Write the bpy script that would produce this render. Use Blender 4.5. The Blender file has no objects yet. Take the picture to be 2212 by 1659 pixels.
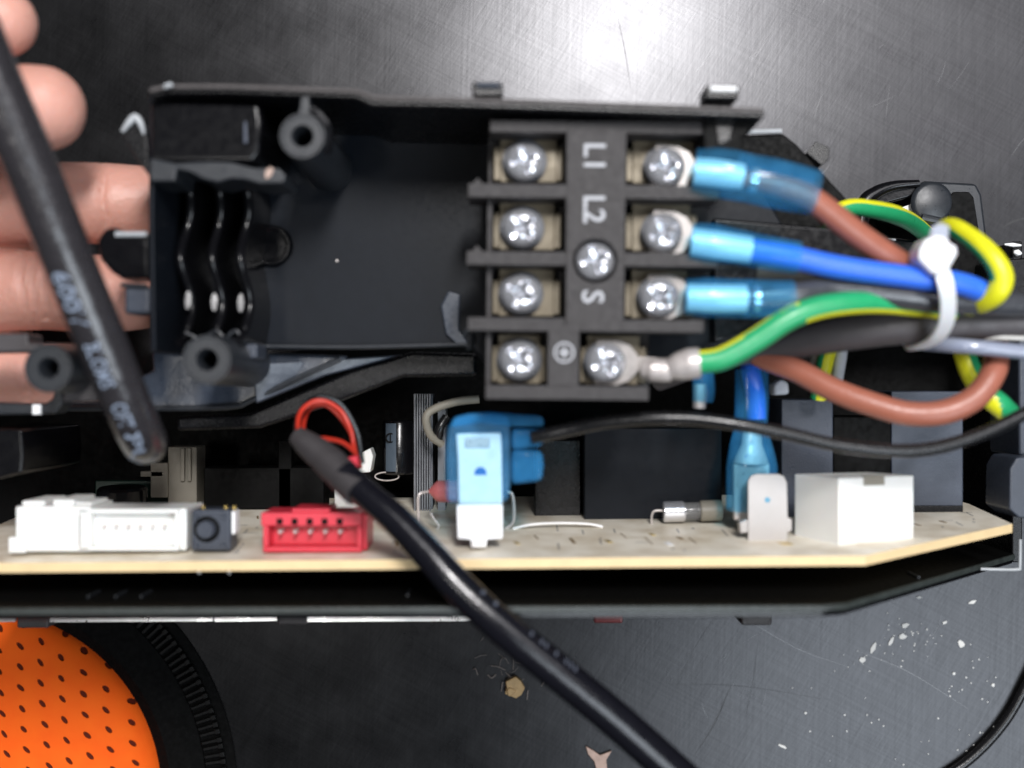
import bpy, bmesh, math, random
from mathutils import Vector, Matrix
random.seed(7)
R = math.radians
sc = bpy.context.scene
C = sc.collection

# ---------------------------------------------------------------- camera
# 1 unit is about 8.5 mm; the camera looks straight down on the bench
DC = 26.0                                   # camera height above the terminal block face (z = 0)
TABLE = -12.0
cam_d = bpy.data.cameras.new('camera')
cam = bpy.data.objects.new('camera', cam_d); C.objects.link(cam)
cam.location = (0, 0, DC)
cam_d.sensor_width = 36.0
cam_d.lens = 36.0 * DC / 22.12
cam_d.clip_start = 0.5; cam_d.clip_end = 500
cam_d.dof.use_dof = True
cam_d.dof.focus_distance = DC + 8.5
cam_d.dof.aperture_fstop = 0.075
sc.camera = cam

# ---------------------------------------------------------------- world, lamps, exposure
w = bpy.data.worlds.new("World"); sc.world = w; w.use_nodes = True
w.node_tree.nodes['Background'].inputs[0].default_value = (0.80, 0.88, 1.0, 1)
w.node_tree.nodes['Background'].inputs[1].default_value = 0.04

def lamp(name, loc, target, sx, sy, power, col, roll=0):
    d = bpy.data.lights.new(name, 'AREA'); d.shape = 'ELLIPSE'
    d.size = sx; d.size_y = sy; d.energy = power; d.color = col
    o = bpy.data.objects.new(name, d); C.objects.link(o)
    o.location = loc
    q = (Vector(target) - Vector(loc)).to_track_quat('-Z', 'Y')
    o.rotation_euler = (q.to_matrix() @ Matrix.Rotation(roll, 3, 'Z')).to_euler()
    o['kind'] = 'helper'
    return o
lamp('ceiling_or_fill_lamp', (12, 39, 88), (0, 0, -6), 11, 30, 92000, (1.0, 0.98, 0.97))
lamp('ceiling_or_fill_lamp', (48, -40, 88), (0, 0, -6), 66, 66, 66000, (0.84, 0.92, 1.0))
lamp('ceiling_or_fill_lamp', (26, 52, 88), (0, 0, -6), 130, 44, 52000, (0.97, 0.96, 1.0))  # added wide fill, lifts the upper bench and its reflection
lamp('ceiling_or_fill_lamp', (-24, -2, 95), (0, 0, -6), 13, 9, 9000, (1.0, 0.97, 0.93))  # added small light for glints on screws and black plastic
sc.view_settings.view_transform = 'Standard'
sc.view_settings.look = 'None'
sc.view_settings.exposure = 0.0
sc.view_settings.gamma = 1.0
sc.render.engine = 'CYCLES'
sc.cycles.use_denoising = True
sc.cycles.max_bounces = 8
sc.cycles.transparent_max_bounces = 16
sc.cycles.caustics_reflective = False
sc.cycles.caustics_refractive = False
sc.cycles.sample_clamp_indirect = 6

# ---------------------------------------------------------------- measuring helpers
def K(z): return (DC - z) / DC
def P(px, py, z=0.0):
    return Vector(((px - 1106) / 100 * K(z), (829.5 - py) / 100 * K(z), z))
def S(n, z=0.0): return n / 100 * K(z)

def tag(o, label=None, cat=None, group=None, kind=None):
    if label: o['label'] = label
    if cat: o['category'] = cat
    if group: o['group'] = group
    if kind: o['kind'] = kind
    return o
def thing(name, loc, label, cat, group=None, rz=0):
    o = bpy.data.objects.new(name, None); C.objects.link(o)
    o.empty_display_size = 0.2
    o.location = loc; o.rotation_euler = (0, 0, rz)
    return tag(o, label, cat, group)

def catmull(pts, n=8):
    pts = [Vector(p) for p in pts]
    if len(pts) < 3: 
        a, b = pts
        return [a.lerp(b, i / n) for i in range(n + 1)]
    out = []
    q = [pts[0] * 2 - pts[1]] + pts + [pts[-1] * 2 - pts[-2]]
    for i in range(1, len(q) - 2):
        p0, p1, p2, p3 = q[i - 1:i + 3]
        for k in range(n):
            t = k / n
            out.append(0.5 * ((2 * p1) + (p2 - p0) * t + (2 * p0 - 5 * p1 + 4 * p2 - p3) * t * t + (3 * p1 - p0 - 3 * p2 + p3) * t ** 3))
    out.append(pts[-1])
    return out
def lerp_list(vals, m):
    out = []
    for i in range(m):
        t = i / (m - 1) * (len(vals) - 1); k = min(int(t), len(vals) - 2)
        out.append(vals[k] + (vals[k + 1] - vals[k]) * (t - k))
    return out
def frames(path):
    T = []
    for i in range(len(path)):
        a = path[max(i - 1, 0)]; b = path[min(i + 1, len(path) - 1)]
        T.append((b - a).normalized())
    up = Vector((0, 0, 1))
    if abs(T[0].dot(up)) > 0.95: up = Vector((1, 0, 0))
    n = (up - T[0] * up.dot(T[0])).normalized()
    N = [n]
    for i in range(1, len(path)):
        n = N[-1] - T[i] * N[-1].dot(T[i]); n.normalize(); N.append(n)
    return T, N

class G:
    def __init__(s): s.v = []; s.f = []; s.m = []
    def add(s, v, f, m=0):
        b = len(s.v); s.v += [Vector(x) for x in v]
        s.f += [tuple(b + i for i in q) for q in f]; s.m += [m] * len(f); return s
    def box(s, x0, x1, y0, y1, z0, z1, m=0):
        v = [(x, y, z) for z in (z0, z1) for y in (y0, y1) for x in (x0, x1)]
        return s.add(v, [(0, 2, 3, 1), (4, 5, 7, 6), (0, 1, 5, 4), (2, 6, 7, 3), (0, 4, 6, 2), (1, 3, 7, 5)], m)
    def pbox(s, a, b, c, d, zt, zb, m=0):          # a box by its outline at its top height
        p = P(a, b, zt); q = P(c, d, zt)
        return s.box(min(p.x, q.x), max(p.x, q.x), min(p.y, q.y), max(p.y, q.y), zb, zt, m)
    def prism(s, pts, zt, zb, m=0, px=True):
        if px: pts = [P(a, b, zt) for a, b in pts]
        else: pts = [Vector((a, b, zt)) for a, b in pts]
        ar = sum(pts[i].x * pts[(i + 1) % len(pts)].y - pts[(i + 1) % len(pts)].x * pts[i].y for i in range(len(pts)))
        if ar < 0: pts = pts[::-1]
        n = len(pts)
        v = [(p.x, p.y, zt) for p in pts] + [(p.x, p.y, zb) for p in pts]
        f = [tuple(range(n)), tuple(range(2 * n - 1, n - 1, -1))] + [(i, i + n, (i + 1) % n + n, (i + 1) % n) for i in range(n)]
        return s.add(v, f, m)
    def wall(s, pts, t, zt, zb, m=0, side=1):       # an open strip of wall, thickness t, seen from above
        c = [P(a, b, zt) for a, b in pts]
        off = []
        for i in range(len(c)):
            d = (c[min(i + 1, len(c) - 1)] - c[max(i - 1, 0)]).normalized()
            off.append(c[i] + Vector((-d.y, d.x, 0)) * t * side)
        poly = [(p.x, p.y) for p in c] + [(p.x, p.y) for p in off[::-1]]
        return s.prism(poly, zt, zb, m, px=False)
    def lathe(s, prof, org, seg=32, axis=Vector((0, 0, 1)), m=0, close=False):
        axis = Vector(axis).normalized(); org = Vector(org)
        u = Vector((1, 0, 0)) if abs(axis.x) < 0.9 else Vector((0, 1, 0))
        u = (u - axis * u.dot(axis)).normalized(); w_ = axis.cross(u)
        v = []; n = len(prof)
        for i in range(seg):
            a = 2 * math.pi * i / seg; d = u * math.cos(a) + w_ * math.sin(a)
            for r, h in prof: v.append(org + d * r + axis * h)
        f = []
        for i in range(seg):
            j = (i + 1) % seg
            for k in range(n if close else n - 1):
                k2 = (k + 1) % n
                f.append((i * n + k, j * n + k, j * n + k2, i * n + k2))
        return s.add(v, f, m)
    def tube(s, path, rad, seg=16, n=8, cap=True, smooth=True, mf=None, flat=1.0, m=0, df=None):
        path = catmull(path, n) if smooth else [Vector(p) for p in path]
        if not isinstance(rad, (list, tuple)): rad = [rad, rad]
        rad = lerp_list(list(rad), len(path))
        T, N = frames(path); v = []
        for p, t, nn, r in zip(path, T, N, rad):
            b = t.cross(nn)
            for k in range(seg):
                a = 2 * math.pi * k / seg
                v.append(p + nn * math.cos(a) * r * flat + b * math.sin(a) * r)
        base = len(s.v); s.v += v
        for i in range(len(path) - 1):
            for k in range(seg):
                k2 = (k + 1) % seg
                s.f.append((base + i * seg + k, base + i * seg + k2, base + (i + 1) * seg + k2, base + (i + 1) * seg + k))
                
                if df:
                    a = 2 * math.pi * (k + .5) / seg; d = N[i] * math.cos(a) + T[i].cross(N[i]) * math.sin(a)
                    s.m.append(1 if df(path[i], d) else 0)
                else: s.m.append(mf(i, k) if mf else m)
        if cap:
            s.f.append(tuple(base + k for k in range(seg))[::-1]); s.m.append(m)
            s.f.append(tuple(base + (len(path) - 1) * seg + k for k in range(seg))); s.m.append(m)
        return s
    def build(s, name, mats, parent=None, angle=35, bevel=0, seg=2, sub=0, weld=False):
        me = bpy.data.meshes.new(name)
        org = Vector((0, 0, 0)); q = parent
        while q is not None:
            org += q.location; q = q.parent
        me.from_pydata([tuple(v - org) for v in s.v], [], s.f)
        if not isinstance(mats, (list, tuple)): mats = [mats]
        for x in mats: me.materials.append(x)
        me.polygons.foreach_set('material_index', s.m)
        bm = bmesh.new(); bm.from_mesh(me); 
        if weld:
            bmesh.ops.remove_doubles(bm, verts=bm.verts, dist=1e-4); seen = {}
            for f in bm.faces: seen.setdefault(frozenset(v.index for v in f.verts), []).append(f)
            bmesh.ops.delete(bm, geom=[f for q in seen.values() if len(q) > 1 for f in q], context='FACES_ONLY')
        bmesh.ops.recalc_face_normals(bm, faces=bm.faces); bm.to_mesh(me); bm.free()
        me.polygons.foreach_set('use_smooth', [True] * len(me.polygons))
        me.set_sharp_from_angle(angle=R(angle)); me.update()
        o = bpy.data.objects.new(name, me); C.objects.link(o)
        if parent: o.parent = parent
        if bevel:
            b = o.modifiers.new('bevel', 'BEVEL'); b.width = bevel; b.segments = seg; b.limit_method = 'ANGLE'; b.angle_limit = R(40)
            b.harden_normals = True
        if sub:
            b = o.modifiers.new('sub', 'SUBSURF'); b.levels = sub; b.render_levels = sub
        return o

def text_geo(body, size, ext=0.01):
    cu = bpy.data.curves.new('lettering', 'FONT'); cu.body = body; cu.size = size; cu.extrude = ext
    cu.align_x = 'CENTER'; cu.align_y = 'CENTER'; cu.resolution_u = 3; cu.offset = size * 0.012
    o = bpy.data.objects.new('lettering', cu); C.objects.link(o)
    dg = bpy.context.evaluated_depsgraph_get()
    me = bpy.data.meshes.new_from_object(o.evaluated_get(dg))
    v = [x.co.copy() for x in me.vertices]; f = [tuple(p.vertices) for p in me.polygons]
    bpy.data.objects.remove(o); bpy.data.meshes.remove(me); bpy.data.curves.remove(cu)
    return v, f

# ---------------------------------------------------------------- materials
def mat(name, col, rough=0.5, metal=0.0, spec=0.5, var=0.12, vscale=3.0, bump=0.0, bscale=20.0, coat=0.0, sss=0.0, rvar=0.1, trans=0.0):
    m = bpy.data.materials.new(name); m.use_nodes = True
    nt = m.node_tree; N = nt.nodes; L = nt.links; b = N['Principled BSDF']
    tc = N.new('ShaderNodeTexCoord')
    no = N.new('ShaderNodeTexNoise'); no.inputs['Scale'].default_value = vscale; no.inputs['Detail'].default_value = 6
    L.new(tc.outputs['Object'], no.inputs['Vector'])
    mx = N.new('ShaderNodeMix'); mx.data_type = 'RGBA'
    mx.inputs[6].default_value = tuple(c * (1 - var) for c in col) + (1,)
    mx.inputs[7].default_value = tuple(min(1, c * (1 + var)) for c in col) + (1,)
    L.new(no.outputs['Fac'], mx.inputs[0]); L.new(mx.outputs[2], b.inputs['Base Color'])
    mr = N.new('ShaderNodeMapRange'); mr.inputs[1].default_value = 0.3; mr.inputs[2].default_value = 0.7
    mr.inputs[3].default_value = max(0.02, rough * (1 - rvar * 2)); mr.inputs[4].default_value = min(1, rough * (1 + rvar * 2))
    n2 = N.new('ShaderNodeTexNoise'); n2.inputs['Scale'].default_value = vscale * 2.3; n2.inputs['Detail'].default_value = 5
    L.new(tc.outputs['Object'], n2.inputs['Vector']); L.new(n2.outputs['Fac'], mr.inputs[0]); L.new(mr.outputs[0], b.inputs['Roughness'])
    b.inputs['Metallic'].default_value = metal
    b.inputs['Specular IOR Level'].default_value = spec
    b.inputs['Coat Weight'].default_value = coat
    b.inputs['Transmission Weight'].default_value = trans
    if sss:
        b.inputs['Subsurface Weight'].default_value = sss
        b.inputs['Subsurface Radius'].default_value = (0.6, 0.22, 0.12); b.inputs['Subsurface Scale'].default_value = 0.5
    if bump:
        bp = N.new('ShaderNodeBump'); bp.inputs['Strength'].default_value = bump; bp.inputs['Distance'].default_value = 0.05
        n3 = N.new('ShaderNodeTexNoise'); n3.inputs['Scale'].default_value = bscale; n3.inputs['Detail'].default_value = 4
        L.new(tc.outputs['Object'], n3.inputs['Vector']); L.new(n3.outputs['Fac'], bp.inputs['Height']); L.new(bp.outputs[0], b.inputs['Normal'])
    return m
def clear_mat(name, col, tint, fac=0.5, rough=0.09):
    m = bpy.data.materials.new(name); m.use_nodes = True
    nt = m.node_tree; N = nt.nodes; L = nt.links; b = N['Principled BSDF']; out = N['Material Output']
    b.inputs['Base Color'].default_value = col + (1,); b.inputs['Roughness'].default_value = rough
    tr = N.new('ShaderNodeBsdfTransparent'); tr.inputs[0].default_value = tint + (1,)
    no = N.new('ShaderNodeTexNoise'); no.inputs['Scale'].default_value = 2.5
    tc = N.new('ShaderNodeTexCoord'); L.new(tc.outputs['Object'], no.inputs['Vector'])
    mr = N.new('ShaderNodeMapRange'); mr.inputs[3].default_value = fac - 0.1; mr.inputs[4].default_value = fac + 0.1
    L.new(no.outputs['Fac'], mr.inputs[0])
    bp = N.new('ShaderNodeBump'); bp.inputs['Strength'].default_value = 0.12; bp.inputs['Distance'].default_value = 0.1
    L.new(no.outputs['Fac'], bp.inputs['Height']); L.new(bp.outputs[0], b.inputs['Normal'])
    mx = N.new('ShaderNodeMixShader'); L.new(mr.outputs[0], mx.inputs[0]); L.new(tr.outputs[0], mx.inputs[1]); L.new(b.outputs[0], mx.inputs[2])
    L.new(mx.outputs[0], out.inputs[0])
    return m

M = dict(
 black=mat('black_plastic', (0.005, 0.005, 0.006), 0.27, spec=0.32, bump=0.12, bscale=60, var=0.3),
 gloss=mat('glossy_black_plastic', (0.004, 0.004, 0.005), 0.20, spec=0.4, bump=0.08, bscale=5, var=0.3),
 satin=mat('satin_black_plastic', (0.007, 0.009, 0.013), 0.40, spec=0.13, bump=0.03, bscale=6, var=0.2),
 cavity=mat('matte_black_plastic', (0.002, 0.002, 0.002), 0.6, spec=0.12, var=0.3),
 block=mat('grey_thermoset', (0.036, 0.033, 0.034), 0.55, spec=0.35, bump=0.25, bscale=50, var=0.08),
 brass=mat('dull_brass_plate', (0.135, 0.112, 0.075), 0.45, metal=0.3, var=0.25, vscale=2),
 chrome=mat('bright_nickel', (0.80, 0.81, 0.86), 0.17, metal=0.75, spec=1.0, var=0.12, vscale=4, bump=0.12, bscale=4),
 tin=mat('tinned_metal', (0.62, 0.57, 0.55), 0.32, metal=0.4, var=0.12, bump=0.08, bscale=8),
 tabmetal=mat('tinned_tab', (0.46, 0.44, 0.43), 0.45, metal=0.35, var=0.06),
 print_=mat('grey_print', (0.42, 0.43, 0.46), 0.6, var=0.15, vscale=12),
 cprint=mat('blue_grey_print', (0.25, 0.30, 0.39), 0.5, var=0.35, vscale=9),
 brown=mat('brown_insulation', (0.335, 0.115, 0.075), 0.36, bump=0.15, bscale=18, var=0.12),
 blue=mat('blue_insulation', (0.035, 0.16, 0.80), 0.36, bump=0.12, bscale=18, var=0.1),
 green=mat('green_insulation', (0.02, 0.34, 0.13), 0.33, bump=0.1, bscale=16, var=0.12),
 yellow=mat('yellow_insulation', (0.75, 0.74, 0.02), 0.35, bump=0.1, bscale=16, var=0.08),
 red=mat('red_insulation', (0.48, 0.03, 0.015), 0.35, var=0.15),
 cable=mat('black_rubber_jacket', (0.026, 0.024, 0.027), 0.25, spec=0.8, bump=0.35, bscale=3.5, var=0.25),
 shiny=mat('shiny_black_jacket', (0.006, 0.006, 0.009), 0.22, bump=0.12, bscale=10, var=0.25),
 thin=mat('thin_black_wire_or_band', (0.010, 0.010, 0.011), 0.25, bump=0.1, bscale=15),
 shrink=mat('grey_heat_shrink', (0.038, 0.034, 0.036), 0.6, bump=0.2, bscale=30),
 greycab=mat('dark_grey_jacket', (0.062, 0.056, 0.060), 0.5, bump=0.15, bscale=25),
 clearblk=mat('clear_coated_black', (0.055, 0.058, 0.066), 0.22, bump=0.3, bscale=8, var=0.3, coat=0.5),
 whitecab=mat('white_clear_tube', (0.26, 0.29, 0.38), 0.15, coat=0.4, var=0.2),
 braid=mat('white_braid', (0.55, 0.58, 0.64), 0.7, bump=0.6, bscale=25),
 tie=mat('white_nylon', (0.83, 0.83, 0.86), 0.35, sss=0.2, var=0.04),
 white=mat('white_nylon_connector', (0.80, 0.80, 0.78), 0.45, var=0.03, sss=0.1),
 cream=mat('old_white_connector', (0.25, 0.23, 0.19), 0.5, var=0.12),
 redpl=mat('red_connector_plastic', (0.62, 0.035, 0.06), 0.35, var=0.1, sss=0.1),
 pink=mat('pink_lacquer', (0.62, 0.16, 0.16), 0.25, var=0.15),
 silver=mat('silver_or_highlight', (0.92, 0.93, 0.95), 0.30, metal=0.0, var=0.1, vscale=1.5),  # bright metal, and also the colour of some painted white highlights
 relay=mat('slate_relay_case', (0.040, 0.048, 0.066), 0.38, bump=0.2, bscale=30, var=0.2),
 relayblue=mat('blue_grey_relay_case', (0.050, 0.062, 0.090), 0.4, bump=0.2, bscale=20, var=0.25, vscale=1.5),
 alu=mat('aluminium_fin', (0.20, 0.21, 0.23), 0.4, metal=0.5),
 capblue=mat('capacitor_print', (0.075, 0.10, 0.13), 0.35, var=0.1),
 bluecap=mat('blue_epoxy', (0.01, 0.10, 0.42), 0.15, coat=0.5),
 gold=mat('gold_solder', (0.55, 0.40, 0.12), 0.35, metal=0.6, var=0.3),
 slot=mat('burnt_slot', (0.16, 0.09, 0.02), 0.6, var=0.4, vscale=8),
 pcbedge=mat('board_core', (0.74, 0.56, 0.31), 0.6, var=0.12, vscale=2),
 greenpcb=mat('green_board', (0.01, 0.035, 0.025), 0.4),
 skin=mat('skin', (0.62, 0.32, 0.255), 0.5, sss=0.35, bump=0.5, bscale=7, var=0.2, vscale=0.8),
 redtab=mat('red_plastic_tab', (0.22, 0.02, 0.02), 0.3),
 bind=mat('black_webbing', (0.003, 0.003, 0.003), 0.8, spec=0.1, bump=0.6, bscale=40, var=0.4),
 tooth=mat('zip_tooth', (0.006, 0.006, 0.006), 0.45, spec=0.2, var=0.3),
 crumb=mat('tan_crumb', (0.45, 0.30, 0.14), 0.6, var=0.3, vscale=6, bump=0.5, bscale=12),
 flake=mat('pale_flake', (0.42, 0.30, 0.25), 0.6, var=0.3, vscale=5, bump=0.4, bscale=8),
 fleck=mat('white_paint_fleck', (0.62, 0.62, 0.60), 0.6, var=0.2),
 scratch=mat('scratch_mark', (0.02, 0.02, 0.022), 0.5),
 scratchl=mat('light_scratch', (0.13, 0.13, 0.135), 0.35, metal=0.5),
 hair=mat('fibre', (0.28, 0.24, 0.22), 0.4),
 flange=mat('blue_black_gloss', (0.045, 0.056, 0.078), 0.30, bump=0.3, bscale=3, var=0.3),  # raised bluish tone, stands in for the lit sheen on the flange
 lipm=mat('grey_brown_lip', (0.055, 0.048, 0.048), 0.5, bump=0.3, bscale=20, var=0.4),  # grey-brown, lighter than the housing plastic
 forkm=mat('dull_tinned_lug', (0.30, 0.28, 0.27), 0.35, metal=0.5, var=0.15),
 brighttab=mat('bright_tab', (0.88, 0.89, 0.92), 0.35, metal=0.2, var=0.05),
 dimsilver=mat('dim_silver_or_highlight', (0.40, 0.42, 0.44), 0.35, var=0.3, vscale=2),  # pale tone of painted highlights on black edges, also the corner clip
 fprint=mat('faded_print', (0.075, 0.085, 0.11), 0.5, var=0.4, vscale=9),
 ribglint=mat('rib_highlight_black', (0.010, 0.010, 0.014), 0.30, spec=0.4, bump=0.4, bscale=6),
 glint=mat('strip_highlight', (0.90, 0.91, 0.93), 0.30, metal=0.85, var=0.08, vscale=1.5),  # bright colour for the highlight strips under the rim
 rimm=mat('grey_rim', (0.030, 0.036, 0.034), 0.4, bump=0.3, bscale=10, var=0.5),  # patchy grey, lighter than the case plastic
 bracket=mat('dark_grey_bracket', (0.020, 0.023, 0.028), 0.33, bump=0.12, bscale=40),
)
M['sleeve'] = clear_mat('blue_clear_sleeve', (0.08, 0.40, 0.80), (0.56, 0.88, 1.0), 0.19)
M['sleeveflag'] = clear_mat('blue_clear_housing', (0.16, 0.48, 0.86), (0.78, 0.94, 1.0), 0.17)
M['tieclear'] = clear_mat('clear_nylon_tail', (0.65, 0.68, 0.78), (0.9, 0.92, 1.0), 0.5)
M['glass'] = clear_mat('fuse_glass', (0.35, 0.35, 0.35), (0.85, 0.85, 0.85), 0.35)

def pcb_mat():
    m = bpy.data.materials.new('cream_board_face'); m.use_nodes = True
    nt = m.node_tree; N = nt.nodes; L = nt.links; b = N['Principled BSDF']
    tc = N.new('ShaderNodeTexCoord')
    n1 = N.new('ShaderNodeTexNoise'); n1.inputs['Scale'].default_value = 1.2; n1.inputs['Detail'].default_value = 8
    L.new(tc.outputs['Object'], n1.inputs['Vector'])
    r = N.new('ShaderNodeValToRGB'); r.color_ramp.elements[0].position = 0.3; r.color_ramp.elements[0].color = (0.66, 0.57, 0.43, 1)
    r.color_ramp.elements[1].position = 0.62; r.color_ramp.elements[1].color = (0.92, 0.86, 0.74, 1)
    L.new(n1.outputs['Fac'], r.inputs[0])
    vo = N.new('ShaderNodeTexVoronoi'); vo.feature = 'DISTANCE_TO_EDGE'; vo.distance = 'MANHATTAN'; vo.inputs['Scale'].default_value = 0.9
    mp = N.new('ShaderNodeMapping'); mp.inputs['Scale'].default_value = (1, 1, 0.7)
    L.new(tc.outputs['Object'], mp.inputs[0]); L.new(mp.outputs[0], vo.inputs['Vector'])
    lt = N.new('ShaderNodeMath'); lt.operation = 'LESS_THAN'; lt.inputs[1].default_value = 0.018
    L.new(vo.outputs['Distance'], lt.inputs[0])
    mu = N.new('ShaderNodeMath'); mu.operation = 'MULTIPLY'; mu.inputs[1].default_value = 0.0; L.new(lt.outputs[0], mu.inputs[0])
    mx = N.new('ShaderNodeMix'); mx.data_type = 'RGBA'; mx.inputs[7].default_value = (0.10, 0.085, 0.07, 1)
    L.new(mu.outputs[0], mx.inputs[0]); L.new(r.outputs[0], mx.inputs[6]); L.new(mx.outputs[2], b.inputs['Base Color'])
    b.inputs['Roughness'].default_value = 0.45
    return m
M['pcb'] = pcb_mat()

def table_mat():
    m = bpy.data.materials.new('scratched_dark_steel'); m.use_nodes = True
    nt = m.node_tree; N = nt.nodes; L = nt.links; b = N['Principled BSDF']
    tc = N.new('ShaderNodeTexCoord')
    def streak(ang, sx, sy, detail, scale=1.0):
        mp = N.new('ShaderNodeMapping'); mp.inputs['Rotation'].default_value = (0, 0, R(ang)); 
        L.new(tc.outputs['Object'], mp.inputs[0])
        m2 = N.new('ShaderNodeMapping'); m2.inputs['Scale'].default_value = (sx, sy, 1); L.new(mp.outputs[0], m2.inputs[0])
        no = N.new('ShaderNodeTexNoise'); no.inputs['Scale'].default_value = scale; no.inputs['Detail'].default_value = detail
        L.new(m2.outputs[0], no.inputs['Vector']); return no
    s1 = streak(-62, 0.25, 16, 4); s2 = streak(-55, 0.6, 30, 3); s3 = streak(28, 0.3, 14, 3); s4 = streak(-88, 0.22, 12, 4)
    blot = N.new('ShaderNodeTexNoise'); blot.inputs['Scale'].default_value = 0.55; blot.inputs['Detail'].default_value = 9; blot.inputs['Roughness'].default_value = 0.65
    L.new(tc.outputs['Object'], blot.inputs['Vector'])
    def math_(op, a, bb):
        n = N.new('ShaderNodeMath'); n.operation = op
        for i, x in enumerate((a, bb)):
            if isinstance(x, (int, float)): n.inputs[i].default_value = x
            else: L.new(x, n.inputs[i])
        return n.outputs[0]
    h = math_('ADD', math_('ADD', s1.outputs['Fac'], s2.outputs['Fac']), math_('ADD', s3.outputs['Fac'], s4.outputs['Fac']))
    mr = N.new('ShaderNodeMapRange'); mr.inputs[1].default_value = 1.5; mr.inputs[2].default_value = 2.5; mr.inputs[3].default_value = 0.036; mr.inputs[4].default_value = 0.054
    L.new(h, mr.inputs[0])
    mb = N.new('ShaderNodeMapRange'); mb.inputs[1].default_value = 0.3; mb.inputs[2].default_value = 0.7; mb.inputs[3].default_value = 0.88; mb.inputs[4].default_value = 1.1
    L.new(blot.outputs['Fac'], mb.inputs[0])
    v = math_('MULTIPLY', mr.outputs[0], mb.outputs[0])
    cc = N.new('ShaderNodeCombineColor'); L.new(v, cc.inputs[0]); L.new(v, cc.inputs[1]); L.new(math_('MULTIPLY', v, 1.05), cc.inputs[2])
    L.new(cc.outputs[0], b.inputs['Base Color'])
    b.inputs['Metallic'].default_value = 0.97
    rr = N.new('ShaderNodeMapRange'); rr.inputs[1].default_value = 0.3; rr.inputs[2].default_value = 0.7; rr.inputs[3].default_value = 0.265; rr.inputs[4].default_value = 0.325
    L.new(blot.outputs['Fac'], rr.inputs[0]); L.new(rr.outputs[0], b.inputs['Roughness'])
    bp = N.new('ShaderNodeBump'); bp.inputs['Strength'].default_value = 0.035; bp.inputs['Distance'].default_value = 0.03
    L.new(h, bp.inputs['Height']); L.new(bp.outputs[0], b.inputs['Normal'])
    return m
M['table'] = table_mat()

def mesh_fabric():
    m = bpy.data.materials.new('orange_perforated_fabric'); m.use_nodes = True
    nt = m.node_tree; N = nt.nodes; L = nt.links; b = N['Principled BSDF']
    tc = N.new('ShaderNodeTexCoord')
    mp = N.new('ShaderNodeMapping'); mp.inputs['Rotation'].default_value = (0, 0, R(-10)); mp.inputs['Scale'].default_value = (1.75, 1.65, 0)
    L.new(tc.outputs['Object'], mp.inputs[0])
    wob = N.new('ShaderNodeTexNoise'); wob.inputs['Scale'].default_value = 0.5; L.new(mp.outputs[0], wob.inputs['Vector'])
    wa = N.new('ShaderNodeVectorMath'); wa.operation = 'SCALE'; L.new(wob.outputs['Color'], wa.inputs[0]); wa.inputs['Scale'].default_value = 0.25
    ad = N.new('ShaderNodeVectorMath'); L.new(mp.outputs[0], ad.inputs[0]); L.new(wa.outputs[0], ad.inputs[1])
    fr = N.new('ShaderNodeVectorMath'); fr.operation = 'FRACTION'; L.new(ad.outputs[0], fr.inputs[0])
    su = N.new('ShaderNodeVectorMath'); su.operation = 'SUBTRACT'; su.inputs[1].default_value = (0.5, 0.5, 0); L.new(fr.outputs[0], su.inputs[0])
    m3 = N.new('ShaderNodeMapping'); m3.inputs['Rotation'].default_value = (0, 0, R(-35)); m3.inputs['Scale'].default_value = (1, 1, 0); L.new(su.outputs[0], m3.inputs[0])
    m4 = N.new('ShaderNodeMapping'); m4.inputs['Scale'].default_value = (2.6, 1.05, 0); L.new(m3.outputs[0], m4.inputs[0])
    le = N.new('ShaderNodeVectorMath'); le.operation = 'LENGTH'; L.new(m4.outputs[0], le.inputs[0])
    mr = N.new('ShaderNodeMapRange'); mr.inputs[1].default_value = 0.19; mr.inputs[2].default_value = 0.27; L.new(le.outputs['Value'], mr.inputs[0])
    no = N.new('ShaderNodeTexNoise'); no.inputs['Scale'].default_value = 1.6; no.inputs['Detail'].default_value = 6; L.new(tc.outputs['Object'], no.inputs['Vector'])
    cr = N.new('ShaderNodeMix'); cr.data_type = 'RGBA'; cr.inputs[6].default_value = (0.92, 0.10, 0.006, 1); cr.inputs[7].default_value = (1.0, 0.16, 0.010, 1)
    L.new(no.outputs['Fac'], cr.inputs[0])
    mx = N.new('ShaderNodeMix'); mx.data_type = 'RGBA'; mx.inputs[6].default_value = (0.10, 0.012, 0.004, 1)
    L.new(mr.outputs[0], mx.inputs[0]); L.new(cr.outputs[2], mx.inputs[7]); L.new(mx.outputs[2], b.inputs['Base Color'])
    b.inputs['Roughness'].default_value = 0.8; b.inputs['Specular IOR Level'].default_value = 0.2
    bp = N.new('ShaderNodeBump'); bp.inputs['Strength'].default_value = 0.8; bp.inputs['Distance'].default_value = 0.08
    L.new(mr.outputs[0], bp.inputs['Height']); L.new(bp.outputs[0], b.inputs['Normal'])
    return m
M['fabric'] = mesh_fabric()

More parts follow.
